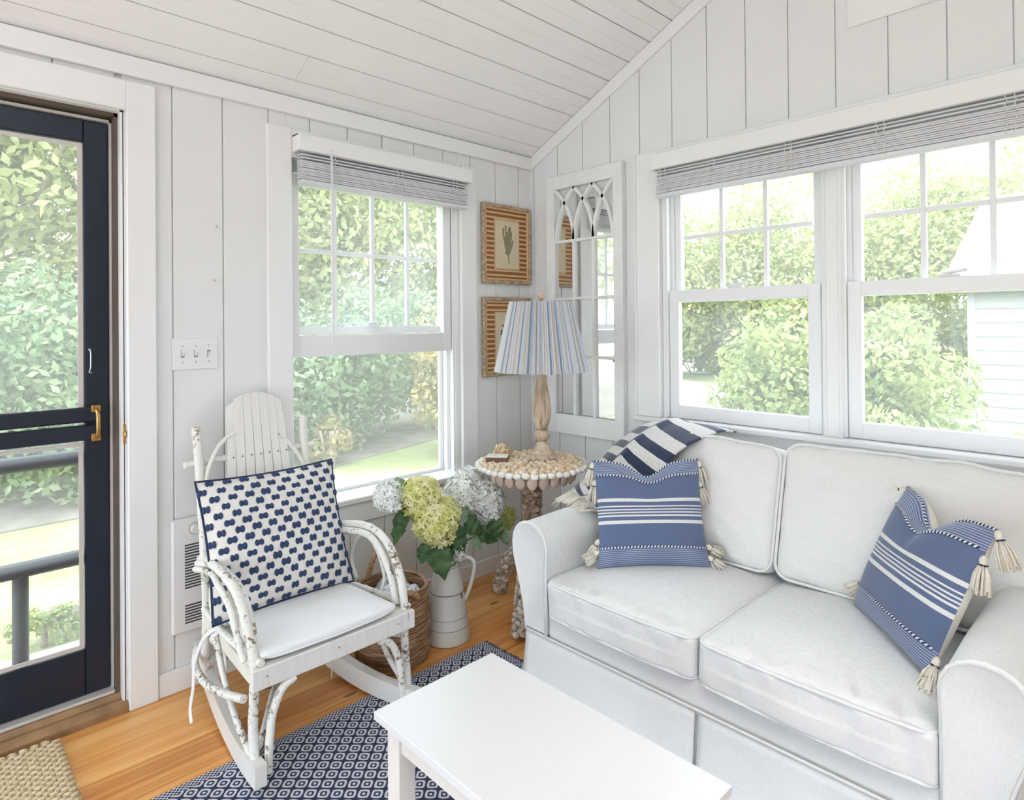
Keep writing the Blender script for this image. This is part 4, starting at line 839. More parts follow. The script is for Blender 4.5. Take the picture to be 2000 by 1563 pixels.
# front legs running up into the arms
for (yf, yb_, s, zt_) in ((LYf, LYb, -1, 0.555), (RYf, RYb, 1, 0.572)):
    tw_('arm', [(0.135, yb_, 0.51), (0.20, yb_ + s * 0.004, 0.528), (0.32, (yf + yb_) / 2 + s * 0.015, zt_ - 0.004), (0.44, yf + s * 0.008, zt_), (0.56, yf + s * 0.006, zt_ - 0.030), (0.635, yf + s * 0.004, zt_ - 0.11), (0.672, yf, 0.36), (0.672, yf, 0.25), (0.675, yf + s * 0.004, 0.15), (0.690, yf + s * 0.002, 0.045)], 0.0145)
    tw_('arm', [(0.16, yb_ + s * 0.018, 0.505), (0.32, (yf + yb_) / 2 - s * 0.006, zt_ - 0.022), (0.44, yf - s * 0.016, zt_ - 0.016), (0.54, yf - s * 0.018, zt_ - 0.045), (0.612, yf - s * 0.018, zt_ - 0.12), (0.645, yf - s * 0.016, 0.357)], 0.0125)
    tw_('arm', [(0.17, yb_ + s * 0.03, 0.49), (0.34, (yf + yb_) / 2 + s * 0.022, zt_ - 0.03), (0.46, yf + s * 0.024, zt_ - 0.034), (0.55, yf + s * 0.022, zt_ - 0.075), (0.605, yf + s * 0.020, zt_ - 0.15), (0.645, yf + s * 0.018, 0.35)], 0.0100)
    tw_('arm_loop', [(0.36, yf - s * 0.002, 0.350), (0.31, yf, 0.42), (0.34, yf, 0.50), (0.42, yf, zt_ - 0.022), (0.50, yf, 0.50), (0.545, yf, 0.42), (0.52, yf, 0.352)], 0.0065)
    tw_('brace', [(0.696, yf - s * 0.115, 0.278), (0.696, yf - s * 0.075, 0.258), (0.698, yf - s * 0.045, 0.20), (0.700, yf - s * 0.034, 0.12), (0.702, yf - s * 0.028, 0.035)], 0.0125)
    tw_('diagonal_brace', [(0.34, yf * 0.5 + yb_ * 0.5 + s * 0.012, 0.33), (0.45, yf + s * 0.006, 0.22), (0.56, yf + s * 0.006, 0.13), (0.665, yf + s * 0.004, 0.075)], 0.0095)
    tw_('side_loop', [(0.15, yb_ + s * 0.02, 0.20), (0.22, yb_ + s * 0.045, 0.175), (0.36, yf + s * 0.030, 0.175), (0.50, yf + s * 0.022, 0.20), (0.63, yf + s * 0.014, 0.235)], 0.0125)
    # back post
    tw_('back_post', [(0.155, yb_ - s * 0.002, 0.085), (0.185, yb_, 0.22), (0.195, yb_, 0.36), (0.178, yb_, 0.52), (0.150, yb_ + s * 0.0, 0.70), (0.118, yb_, 0.86), (0.100, yb_ + s * 0.004, 0.975)], [0.016] * 24 + [0.0155] * 6 + [0.013], 5)
tw_('crossbar', [(0.106, -1.895, 0.845), (0.104, -1.65, 0.852), (0.106, -1.405, 0.852)], 0.0115); tw_('crossbar', [(0.19, -1.86, 0.40), (0.19, -1.65, 0.40), (0.19, -1.445, 0.40)], 0.011)
tw_('stretcher', [(0.20, LYb, 0.16), (0.20, -1.65, 0.165), (0.20, RYb, 0.16)], 0.012); tw_('stretcher', [(0.67, -1.86, 0.10), (0.30, -1.62, 0.13), (0.22, RYb, 0.20)], 0.009)
tw_('stick', [(0.30, -1.55, 0.33), (0.29, -1.50, 0.22), (0.30, -1.49, 0.10)], 0.009)
tw_('back_hoop', [(0.155, -1.835, 0.74), (0.138, -1.825, 0.82), (0.116, -1.775, 0.905), (0.100, -1.70, 0.945), (0.098, -1.62, 0.945), (0.112, -1.545, 0.905), (0.135, -1.48, 0.82), (0.155, -1.462, 0.74)], 0.0085)
ns = 7
for k in range(ns):
    t = (k + 0.5) / ns - 0.5; ht_ = 1.083 - 0.16 * t * t * 1.0 - (0.012 if k == 0 else 0)
    vs = []; fs = []; cy = -1.652
    for i in range(9):
        v = i / 8; z = 0.37 + (ht_ - 0.37) * v; xx = 0.205 - 0.06 * v - 0.075 * v * v; sp = 0.285 - 0.075 * v; cx_ = cy + t * sp + (0.018 * v - 0.0); wd = sp / ns * (0.40 + 0.093 * v) if v < .99 else sp / ns * 0.49
        zt2 = z + (0.0 if i < 8 else 0)
        sl = -0.32 * t * 0.3
        for (dy, dx) in ((-wd, 0.006), (wd, 0.006), (wd, -0.006), (-wd, -0.006)): vs.append((xx + dx, cx_ + dy, zt2 + (dy * (-2 * t) * 0.8 if i == 8 else 0)))
    for i in range(8):
        for j in range(4): fs.append((i * 4 + j, i * 4 + (j + 1) % 4, i * 4 + 4 + (j + 1) % 4, i * 4 + 4 + j))
    fs += [(0, 1, 2, 3), (35, 34, 33, 32)]
    s_ = MB().add(vs, fs).build('back_slat', 'slat_paint', ch)
    MB().blob((0.152, cy + t * 0.235 + 0.012, 0.856), 0.003, 0.003, 0.003, 6, 4).build('nail', 'dark_slot', s_, True)
# seat cushion
def rbox(hx, hy, hz, r, n=10, fn=None):
    """rounded box centred at the origin, with optional deform"""
    bm = bmesh.new(); bmesh.ops.create_cube(bm, size=2); bmesh.ops.subdivide_edges(bm, edges=bm.edges, cuts=n, use_grid_fill=True)
    out = MB()
    for q in bm.verts:
        c = q.co.copy()
        # concentrate samples toward the edges
        f = lambda t: math.copysign(abs(t) ** 0.75, t)
        p = Vector((f(c.x) * hx, f(c.y) * hy, f(c.z) * hz)); inn = Vector((max(-(hx - r), min(hx - r, p.x)), max(-(hy - r), min(hy - r, p.y)), max(-(hz - r), min(hz - r, p.z)))); d = p - inn
        if d.length > 1e-9: p = inn + d.normalized() * r
        q.co = fn(p) if fn else p
    return out.bm(bm)
sc_ = empty('seat_cushion', (0.52, -1.635, 0.35), 'thin white seat pad tied to the rocking chair', 'cushion')
def padfn(p):
    u, v = p.x / 0.155, p.y / 0.235; tp = 1 - 0.10 * (1 - (u + 1) / 2); q = Vector((p.x, p.y * tp + 0.004 * u, p.z))
    if p.z > 0: q.z += 0.012 * (1 - u * u) * (1 - v * v)
    q.x += 0.028 * max(0, u) ** 2 * (1 - v * v) * 0.5; return q
pad = rbox(0.155, 0.235, 0.014, 0.0135, 14, padfn); pad.v = [(x + 0.535, y - 1.630, z + 0.367) for x, y, z in pad.v]; pad = pad.build('pad', 'sheet_white', sc_, True)
pp = []
for k in range(60):
    a = 2 * pi * k / 60; cx_, sx_ = cos(a), sin(a); u = math.copysign(abs(cx_) ** 0.22, cx_); v = math.copysign(abs(sx_) ** 0.22, sx_); q = padfn(Vector((u * 0.156, v * 0.236, -0.004))); pp.append((q.x + 0.535, q.y - 1.630, 0.359))
MB().tube(pp, 0.0035, 6, True).build('piping', 'sheet_white', pad, True)
for pts in (((0.39, -1.85, 0.362), (0.35, -1.892, 0.335), (0.30, -1.905, 0.28), (0.26, -1.913, 0.20), (0.25, -1.913, 0.12), (0.235, -1.918, 0.05), (0.262, -1.922, 0.012)), ((0.39, -1.84, 0.362), (0.35, -1.888, 0.31), (0.33, -1.84, 0.24), (0.31, -1.83, 0.15), (0.32, -1.825, 0.08)), ((0.39, -1.43, 0.362), (0.35, -1.43, 0.30), (0.34, -1.44, 0.20), (0.36, -1.46, 0.10), (0.37, -1.47, 0.03))):
    MB().tube(smoothpath(pts, 5), 0.007, 8, flat=0.3).build('tie', 'sheet_white', sc_, True)

# ------------------------------------------------------------------ pillows
def pillow_surface(a, b_, t, notch=0.0, sag=0.0):
    def P(u, v, side):              # u,v in -1..1 ; local x right, z up, y=-front
        x = a * u * (1 - 0.055 * (1 - v * v)); z = b_ * v * (1 - 0.055 * (1 - u * u))
        th = t * (max(0, 1 - abs(u) ** 2.6) * max(0, 1 - abs(v) ** 2.6)) ** 0.55
        if notch: 
            g = exp(-(u / 0.33) ** 2) * max(0, v) ** 2; z -= notch * g; th *= 1 - 0.35 * exp(-(u / 0.12) ** 2) * max(0, v) ** 1.5
        th *= 1 + 0.05 * noise.noise(Vector((u * 2.2, v * 2.2, side)))
        return Vector((x, side * th, z - sag * 0))
    return P
def pillow_mesh(P, nu=36):
    f = MB().grid(lambda u, v: P(2 * u - 1, 2 * v - 1, -1), nu, nu); k = MB().grid(lambda u, v: P(1 - 2 * u, 2 * v - 1, 1), nu, nu); return f, k
def frame_mat(bottom, xdir, tilt, b_, drop=0.0):
    """local x along xdir, pillow bottom edge centred at bottom, leaning back by tilt (local +y is the back)"""
    X = Vector(xdir).normalized(); back = Vector((-X.y, X.x, 0)); Z = Vector((0, 0, 1)) * cos(tilt) + back * sin(tilt); Yv = Z.cross(X)
    c = Vector(bottom) + Z * b_
    return Matrix(((X.x, Yv.x, Z.x, c.x), (X.y, Yv.y, Z.y, c.y), (X.z, Yv.z, Z.z, c.z), (0, 0, 0, 1)))
# bow-tie tuft pillow on the chair
a, b_ = 0.252, 0.232; P = pillow_surface(a, b_, 0.070)
mtx = frame_mat((0.405, -1.648, 0.376), (0.0, 1.0, 0.0), R(21), b_)
pl = empty('throw_pillow', label='white pillow with rows of navy bow-tie tufts on the rocking chair', cat='pillow', mat=mtx)
f, k_ = pillow_mesh(P, 30); o = f.build('front_cover', 'pillow_white', pl, True, world=False); k_.build('back_cover', 'pillow_white', pl, True, world=False)
loop = [P(-1 + 2 * i / 14, -1, 0) for i in range(14)] + [P(1, -1 + 2 * i / 14, 0) for i in range(14)] + [P(1 - 2 * i / 14, 1, 0) for i in range(14)] + [P(-1, 1 - 2 * i / 14, 0) for i in range(14)]
MB().tube(loop, 0.0045, 6, True).build('piping', 'piping_navy', pl, True, world=False)
tm = MB(); tm.blob((-0.0078, 0, 0), 0.0082, 0.0045, 0.0118, 8, 5); tm.blob((0.0078, 0, 0), 0.0082, 0.0045, 0.0118, 8, 5); tm.blob((0, 0, 0), 0.006, 0.0038, 0.0085, 6, 4); tm = tm.mesh('tuft', 'tuft_navy', True)
rr = random.Random(5); rows = 16
for j in range(rows):
    v = -0.945 + 1.89 * j / (rows - 1); nc = 9
    for i in range(nc):
        u = -0.96 + 1.92 * (i + 0.5 * (j % 2)) / (nc - 0.5)
        if abs(u) > 0.97: continue
        p = P(u, v, -1); e = 0.02; du_ = P(min(1, u + e), v, -1) - P(max(-1, u - e), v, -1); dv_ = P(u, min(1, v + e), -1) - P(u, max(-1, v - e), -1)
        nz_ = du_.cross(dv_).normalized(); xq = du_.normalized(); zq = xq.cross(-nz_).normalized() ; zq = -zq if zq.z < 0 else zq; yq = zq.cross(xq)
        rm = Matrix((xq, yq, zq)).transposed(); inst('tuft', tm, pl, p + nz_ * 0.0015, rm.to_quaternion(), (rr.uniform(.85, 1.1), 1, rr.uniform(.85, 1.1)))
# tasselled striped pillows on the sofa
def tassel(parent, at, down, r=0.017, L=0.075, seed=1, mat='tassel'):
    at, d = Vector(at), Vector(down).normalized(); rr = random.Random(seed); q = d.orthogonal().normalized(); w_ = d.cross(q); m_ = MB()
    m_.blob(at + d * 0.010, 0.010, 0.010, 0.014, 10, 6, d.to_track_quat('Z', 'Y').to_matrix())
    for k in range(46):
        a2 = rr.uniform(0, 6.28); s_ = sqrt(rr.random()); o1 = (q * cos(a2) + w_ * sin(a2)); e = at + d * (L * rr.uniform(.86, 1.03)) + o1 * r * 1.25 * s_; mid = at + d * (L * 0.5) + o1 * r * 1.0 * s_
        m_.tube([at + d * 0.014 + o1 * 0.006 * s_, mid, e], [0.0018, 0.0024, 0.0024], 5)
    o = m_.build('tassel', mat, parent, True, world=False)
    MB().tube([at + d * 0.020 + (q * cos(2 * pi * k / 12) + w_ * sin(2 * pi * k / 12)) * 0.0085 for k in range(12)], 0.0024, 6, True).build('binding', 'thread_dark', o, True, world=False)
    return o
def striped_pillow(lab, bottom, xdir, tilt, a, b_, notch, tassels):
    P = pillow_surface(a, b_, 0.068, notch); pl = empty('throw_pillow', label=lab, cat='pillow', group='striped sofa pillows', mat=frame_mat(bottom, xdir, tilt, b_))
    f, k_ = pillow_mesh(P, 40); f.build('front_cover', 'blue_stripe', pl, True, world=False); k_.build('back_cover', 'pillow_back', pl, True, world=False)
    for v in (-0.655, 0.70, 0.985):
        MB().tube([P(-0.97 + 1.94 * i / 50, v, -1) + Vector((0, -0.0015, 0)) for i in range(51)], 0.0036, 8, uvk=85).build('rope_trim', 'rope', pl, True, world=False)
    inv = pl.matrix_world.to_3x3().inverted()
    for i, (u, v, dw, L) in enumerate(tassels):
        p = P(u, v, 0); tassel(pl, p, inv @ Vector(dw), 0.019, L, i)
    return pl
striped_pillow('blue striped pillow with tassels in the left corner of the sofa', (1.245, -0.668, 0.452), (0.72, 0.69, 0.03), R(20), 0.202, 0.194, 0.055,
    ((-1.0, 0.93, (-.15, -.15, -1), 0.085), (-1.0, 0.60, (-.1, -.1, -1), 0.085), (1.0, 0.93, (.12, .1, -1), 0.085), (1.0, 0.55, (.15, .15, -1), 0.085), (-1.0, -0.50, (-.35, -.35, -1), 0.07), (-1.0, -0.70, (-.6, -.6, -.6), 0.06), (1.0, -0.62, (.6, .5, -.4), 0.06), (1.0, -0.80, (.7, .3, -.6), 0.06)))
striped_pillow('blue striped pillow with tassels leaning on the right sofa arm', (1.985, -0.640, 0.452), (0.655, -0.755, 0.0), R(24), 0.205, 0.205, 0.075,
    ((-1.0, 0.93, (-.9, .3, -.25), 0.07), (-1.0, 0.55, (-.3, .2, -1), 0.075), (1.0, 0.96, (.35, -.25, -1), 0.09), (1.0, 0.62, (-.05, -.2, -1), 0.09), (-1.0, -0.60, (-.7, .2, -.6), 0.07), (1.0, -0.72, (-.2, -.4, -.9), 0.085), (1.0, -0.9, (-.1, -.6, -.5), 0.06)))

# ------------------------------------------------------------------ sofa
sf = empty('slipcovered_sofa', (1.59, -0.5, 0), 'white linen slipcovered two-seat sofa under the windows', 'sofa')
YFt = -0.975; XL, XRr = 1.000, 2.182
def arm(xin, s):
    prof = [(0.0, 0.225), (0.0, 0.36), (0.0, 0.47), (-0.003, 0.53)]
    for k in range(11):
        t = pi * (k / 10); prof.append((0.080 - 0.083 * cos(t), 0.535 + 0.080 * sin(t)))
    prof += [(0.160, 0.49), (0.146, 0.44), (0.124, 0.37), (0.106, 0.30), (0.098, 0.225)]
    n = len(prof); ys = [YFt - 0.002, YFt - 0.008, YFt + 0.006, YFt + 0.02, -0.75, -0.55, -0.35, -0.10]; ins = [0.012, 0.004, 0.0, 0.0, 0, 0, 0, 0]; dz = [0, 0, 0, 0, 0.003, 0.0, -0.008, -0.012]
    cx_, cz = 0.07, 0.42; vs = []; fs = []
    for j, y in enumerate(ys):
        for i, (u, z) in enumerate(prof):
            d = Vector((cx_ - u, cz - z)); d = d.normalized() * ins[j] if d.length else d
            vs.append((xin + s * (u + d.x), y, z + d.y + dz[j] * max(0, (z - .3) / .3) + 0.003 * noise.noise(Vector((u * 9, y * 5, z * 9 + s)))))
    for j in range(len(ys) - 1):
        for i in range(n - 1): fs.append((j * n + i, j * n + i + 1, (j + 1) * n + i + 1, (j + 1) * n + i))
    fs.append(tuple(range(n))); fs.append(tuple((len(ys) - 1) * n + i for i in reversed(range(n))))
    o = MB().add(vs, fs).build('arm', 'linen', sf, True, sharp=50)
    MB().tube([(xin + s * u, YFt + 0.002, z) for u, z in prof], 0.0052, 8).build('piping', 'linen', o, True)
    return o
arm(XL, -1); arm(XRr, 1)
B('seat_deck', 'linen', sf, XL, XRr, YFt + 0.012, -0.12, 0.215, 0.305, bev=0.006)
B('frame_back', 'linen', sf, XL - 0.13, XRr + 0.14, -0.20, -0.065, 0.10, 0.80, bev=0.04)
B('inner_base', 'linen', sf, XL - 0.07, XRr + 0.07, -0.94, -0.09, 0.035, 0.225)
# skirt panels, flared toward the floor, split by kick pleats
def skirt(p0, p1, flare, name='skirt_panel', seed=0, out=None):
    p0, p1 = Vector((*p0, 0)), Vector((*p1, 0)); d = (p1 - p0).normalized(); nrm = Vector((d.y, -d.x, 0)) if out is None else Vector((*out, 0))
    def fnc(u, v):
        z = 0.012 + 0.215 * (1 - v); fl_ = flare * v ** 1.4 + 0.004 * noise.noise(Vector((u * 5 + seed, v * 2, 0))) * v; q = p0.lerp(p1, u) + nrm * fl_ - d * (0.010 * v * (1 - u)) * 0 ; return (q.x, q.y, z)
    o = MB().grid(fnc, 30, 6).build(name, 'linen', sf, True); o.modifiers.new('thickness', 'SOLIDIFY').thickness = 0.006; return o
lx = XL - 0.100; rx = XRr + 0.100; xm = 1.588
skirt((lx, YFt), (xm - 0.006, YFt), 0.028, seed=1); skirt((xm + 0.006, YFt), (rx, YFt), 0.028, seed=2)
skirt((xm - 0.05, YFt + 0.014), (xm + 0.05, YFt + 0.014), 0.02, 'pleat_backing', 3)
skirt((lx, -0.08), (lx, YFt), 0.030, seed=4, out=(-1, 0)); skirt((rx, YFt), (rx, -0.08), 0.030, seed=5, out=(1, 0))
MB().tube([(lx, -0.08, 0.228), (lx - 0.002, YFt + 0.01, 0.228), (lx + 0.01, YFt - 0.003, 0.228), (rx - 0.01, YFt - 0.003, 0.228), (rx + 0.002, YFt + 0.01, 0.228), (rx, -0.08, 0.228)], 0.004, 6).build('skirt_seam', 'linen', sf, True)
MB().box(lx, XL, YFt, -0.1, 0.215, 0.232).build('arm_base', 'linen', sf); MB().box(XRr, rx, YFt, -0.1, 0.215, 0.232).build('arm_base', 'linen', sf)
def edge_loop(hx, hy, z, r, n=7):
    pts = []
    for (sx_, sy_, a0) in ((1, 1, 0), (-1, 1, pi / 2), (-1, -1, pi), (1, -1, 1.5 * pi)):
        for k in range(n): a = a0 + pi / 2 * k / (n - 1); pts.append(Vector((sx_ * (hx - r) + r * cos(a), sy_ * (hy - r) + r * sin(a), z)))
    out = []
    for i in range(len(pts)):
        p, q = pts[i], pts[(i + 1) % len(pts)]; st_ = max(1, int((q - p).length / 0.03))
        for k in range(st_): out.append(p.lerp(q, k / st_))
    return out
def seat_cushion(x0, x1, seed):
    hx, hy, hz = (x1 - x0) / 2, 0.325, 0.066; c = Vector(((x0 + x1) / 2, YFt + hy - 0.006, 0.366))
    def fn(p):
        u, v = p.x / hx, p.y / hy; q = p.copy()
        if p.z > 0: 
            q.z += (0.030 * (1 - abs(u) ** 2.4) * (1 - abs(v) ** 2.6)) * (p.z / hz)
            e = max(0, 1 - abs(v + 0.90) / 0.22) * min(1, 3 * (1 - abs(u))) ; q.z += 0.020 * e * noise.noise(Vector((u * 19 + v * 6 + seed * 7, v * 2.0, seed)))
            e2 = max(0, 1 - abs(abs(u) - 0.9) / 0.15); q.z += 0.002 * e2 * noise.noise(Vector((u, v * 9, seed + 3)))
        elif p.z < 0 and abs(v) > 0.9: q.y += (-0.004 if v < 0 else 0.0) * (1 - u * u)
        if v < -0.9: q.y += -0.012 * (1 - u * u) + 0.008 * noise.noise(Vector((u * 7, p.z * 10, seed + 9)))
        return q
    mb = rbox(hx - 0.002, hy, hz, 0.022, 48, fn); mb.v = [(x + c.x, y + c.y, z + c.z) for x, y, z in mb.v]; o = mb.build('seat_cushion', 'linen', sf, True)
    for zz, sg in ((0.058, 1), (-0.058, -1)):
        lp_ = []
        for q in edge_loop(hx - 0.003, hy - 0.002, zz, 0.035):
            u, v = q.x / hx, q.y / hy; dy = -0.012 * (1 - u * u) if v < -0.9 else 0; lp_.append((q.x + c.x, q.y + c.y + dy, q.z + c.z))
        MB().tube(lp_, 0.0052, 8, True).build('piping', 'linen', o, True)
seat_cushion(XL + 0.004, xm - 0.003, 1); seat_cushion(xm + 0.003, XRr - 0.004, 2)
def back_cushion(x0, x1, seed, zt_):
    hx, hz, hy = (x1 - x0) / 2, (zt_ - 0.425) / 2, 0.088; til = R(15)
    c = Vector(((x0 + x1) / 2, -0.305, 0.425 + hz)); Rt = Matrix.Rotation(-til, 3, 'X')
    def fn(p):
        u, v = p.x / hx, p.z / hz; q = p.copy(); bul = (1 - abs(u) ** 2.4) * (1 - abs(v) ** 2.4)
        q.y += (-0.040 if p.y < 0 else 0.010) * bul * abs(p.y / hy)
        if p.y < 0: q.y += 0.011 * noise.noise(Vector((u * 3.5 + v * 2 + seed, v * 4, seed))) * (1 - u * u) ** .3 + 0.008 * max(0, 1 - abs(v - .85) / .3) * noise.noise(Vector((u * 12, v * 2, seed + 4)))
        if v > 0.9: q.z += 0.012 * (1 - u * u) + 0.009 * noise.noise(Vector((u * 3.2, 0, seed + 2)))
        return Rt @ q
    mb = rbox(hx - 0.002, hy, hz, 0.035, 34, fn); mb.v = [(x + c.x, y + c.y, z + c.z) for x, y, z in mb.v]; o = mb.build('back_cushion', 'linen_back', sf, True)
    for yy in (-hy + 0.006, hy - 0.006):
        lp_ = []
        for q in edge_loop(hx - 0.004, hz - 0.003, 0, 0.05):
            u, v = q.x / hx, q.y / hz; dz_ = (0.012 * (1 - u * u) + 0.009 * noise.noise(Vector((u * 3.2, 0, seed + 2)))) if v > .9 else 0; w_ = Rt @ Vector((q.x, yy, q.y + dz_)); lp_.append(w_ + c)
        MB().tube(lp_, 0.0055, 8, True).build('piping', 'linen_back', o, True)
back_cushion(XL + 0.0, 1.575, 1, 0.865); back_cushion(1.580, XRr + 0.115, 2, 0.885)

# ------------------------------------------------------------------ striped throw over the left corner of the sofa back
th_ = empty('throw_blanket', (1.05, -0.3, 0.6), 'navy and cream striped throw with fringe over the left sofa corner', 'blanket')
def drape(u, v):
    # u across the stripes' length (left/back to right/front), v down the cloth from the back cushion top to the arm
    rows_ = [((0.86, -0.085, 0.83), (1.06, -0.10, 0.882), (1.30, -0.13, 0.885)), ((0.83, -0.16, 0.850), (1.03, -0.22, 0.910), (1.29, -0.27, 0.900)), ((0.785, -0.25, 0.795), (0.975, -0.37, 0.855), (1.22, -0.43, 0.845)), ((0.765, -0.33, 0.735), (0.945, -0.46, 0.79), (1.17, -0.50, 0.755)), ((0.76, -0.41, 0.690), (0.92, -0.53, 0.715), (1.12, -0.56, 0.665)), ((0.765, -0.49, 0.655), (0.89, -0.585, 0.650), (1.04, -0.60, 0.60)), ((0.78, -0.585, 0.632), (0.88, -0.64, 0.634), (1.00, -0.665, 0.60))]
    n = len(rows_) - 1; t = v * n; i = min(int(t), n - 1); f = t - i
    def cr(a, b_, c, d, t): return 0.5 * ((2 * b_) + (c - a) * t + (2 * a - 5 * b_ + 4 * c - d) * t * t + (3 * b_ - a - 3 * c + d) * t ** 3)
    def row(j, u):
        A, B_, C = [Vector(q) for q in rows_[max(0, min(n, j))]]; return A * (1 - u) * (1 - 2 * u) + B_ * 4 * u * (1 - u) + C * u * (2 * u - 1)
    p = cr(row(i - 1, u), row(i, u), row(i + 1, u), row(i + 2, u), f)
    fold = 0.016 * exp(-((u - 0.52 - 0.10 * v) / 0.07) ** 2) + 0.006 * noise.noise(Vector((u * 4, v * 3, 2)))
    return p + Vector((0.35, -0.5, 0.8)) * fold
bl = MB(); nu, nv = 44, 56; vs = []; uvs = []; fs = []
for j in range(nv + 1):
    for i in range(nu + 1):
        u, v = i / nu, j / nv; vs.append(drape(u, v)); sh_ = 0.55 if u > 0.54 else 0.55 * max(0, (u - 0.50) / 0.04); uvs.append((u, v * 7.6 - u * 0.9 + sh_))
for j in range(nv):
    for i in range(nu): fs.append((j * (nu + 1) + i, j * (nu + 1) + i + 1, (j + 1) * (nu + 1) + i + 1, (j + 1) * (nu + 1) + i))
bl.add(vs, fs, uvs); blo = bl.build('cloth', 'throw_stripe', th_, True); blo.modifiers.new('thickness', 'SOLIDIFY').thickness = 0.006
rr = random.Random(8); fg = MB()
for k in range(70):
    u = k / 69; p = drape(u, 1.0); e = p + Vector((-0.02 + rr.uniform(-.015, .015), -0.07 + rr.uniform(-.02, .02), -0.012 - 0.05 * max(0, 0.3 - u) * 3)); e.z = max(e.z, 0.618 if 0.84 < e.x < 0.99 else 0.56)
    fg.tube([p, p.lerp(e, .5) + Vector((rr.uniform(-.006, .006), 0, 0.006)), e], 0.0028, 5)
fo = fg.build('fringe', 'tassel', th_, True)

# ------------------------------------------------------------------ coffee table
ct = empty('coffee_table', (1.60, -1.65, 0), 'small white coffee table with square legs on the rug', 'table')
tx0, tx1, ty0, ty1, tz = 1.260, 1.946, -1.832, -1.466, 0.45
B('top', 'table_white', ct, tx0, tx1, ty0, ty1, tz - 0.019, tz, bev=0.0015)
lg = 0.046; e = 0.022
for (xx, yy) in ((tx0 + e, ty0 + e), (tx0 + e, ty1 - e - lg), (tx1 - e - lg, ty0 + e), (tx1 - e - lg, ty1 - e - lg)): B('leg', 'table_white_warm', ct, xx, xx + lg, yy, yy + lg, 0.009, tz - 0.019, bev=0.002)
for (a0, a1, c0, c1) in ((tx0 + e + lg, tx1 - e - lg, ty0 + e + 0.008, ty0 + e + 0.026), (tx0 + e + lg, tx1 - e - lg, ty1 - e - 0.026, ty1 - e - 0.008), (tx0 + e + 0.008, tx0 + e + 0.026, ty0 + e + lg, ty1 - e - lg), (tx1 - e - 0.026, tx1 - e - 0.008, ty0 + e + lg, ty1 - e - lg)): B('apron', 'table_white_warm', ct, a0, a1, c0, c1, tz - 0.079, tz - 0.019, bev=0.001)

# ------------------------------------------------------------------ rug and doormat
rg = empty('area_rug', (0.535, -0.862, 0.0), 'navy and white diamond patterned woven rug under the coffee table', 'rug')
MB().box(0.535, 2.60, -3.3, -0.862, 0.0005, 0.0075, 0.002).build('pile', 'rug', rg)
fg = MB(); rr = random.Random(2)
for k in range(230):
    xx = 0.537 + 2.06 * k / 229; fg.tube([(xx, -0.864, 0.004), (xx + rr.uniform(-.003, .003), -0.846 + rr.uniform(-.004, .004), 0.002)], 0.0022, 5)
o = fg.build('fringe', 'rug_fringe', rg); o['kind'] = 'stuff'
mt = empty('doormat', (0.03, -2.6, 0), 'thick woven jute doormat by the screen door', 'mat')
MB().prism([(0.045, -3.05), (0.62, -3.05), (0.62, -2.27), (0.585, -2.255), (0.065, -2.255), (0.045, -2.27)], 'z', 0.0005, 0.016).build('backing', 'jute_base', mt)
jm = MB(); rr = random.Random(6)
nx = 40
for i in range(nx):
    xx = 0.048 + 0.0145 * i
    yy = -2.256 - (0.008 if i % 2 else 0.022) - (0.012 if i in (0, nx - 1) else 0)
    while yy > -3.0: jm.blob((xx + rr.uniform(-.001, .001), yy, 0.0165), 0.0074, 0.0150, 0.0085, 7, 4, Euler((0, 0, 0.28 if i % 2 else -0.28)).to_matrix()); yy -= 0.0275
o = jm.build('braid', 'jute', mt, True); o['kind'] = 'stuff'

# ------------------------------------------------------------------ outdoors
GZ = -0.40
tag(MB().box(-40, 12, -40, 45, GZ - 0.2, GZ).build('ground', 'lawn'), 'pale green lawn outside the windows', None, None, 'structure')
tag(MB().prism([(-0.14, YF - 0.13), (-0.14, -20), (16, -20), (16, 0.14), (XR + 0.13, 0.14), (XR + 0.13, YF - 0.13)], 'z', GZ + 0.002, GZ + 0.03).build('bounce_slab', 'bounce_pale'), 'unseen pale slab added to bounce light into the porch', None, None, 'structure')  # added out of view, kept pale to throw light up into the room
dk = empty('porch_deck', (-0.7, -2.5, GZ), 'pale weathered deck outside the screen door', 'deck')
for k in range(5): B('deck_board', 'deck_wood', dk, -0.29 - 0.145 * k, -0.15 - 0.145 * k, -4.2, -1.75, -0.09, -0.065, bev=0.003)
B('deck_frame', 'deck_wood', dk, -0.86, -0.15, -4.2, -1.77, GZ, -0.09)
tag(MB().prism([(-5.3, -14), (-4.3, -3), (-4.4, 0.5), (-5.2, 3.4), (-9, 9), (-30, 9), (-30, -14)], 'z', GZ + 0.005, GZ + 0.02).build('mulch_bed', 'soil'), 'brown mulch bed under the hedge', None, None, 'structure')
tag(MB().prism([(-9, 7.2), (-1.9, 5.8), (0.2, 8.0), (-4, 13), (-16, 17)], 'z', GZ + 0.005, GZ + 0.015).build('gravel_drive', 'gravel'), 'pale gravel drive beyond the sofa windows', None, None, 'structure')
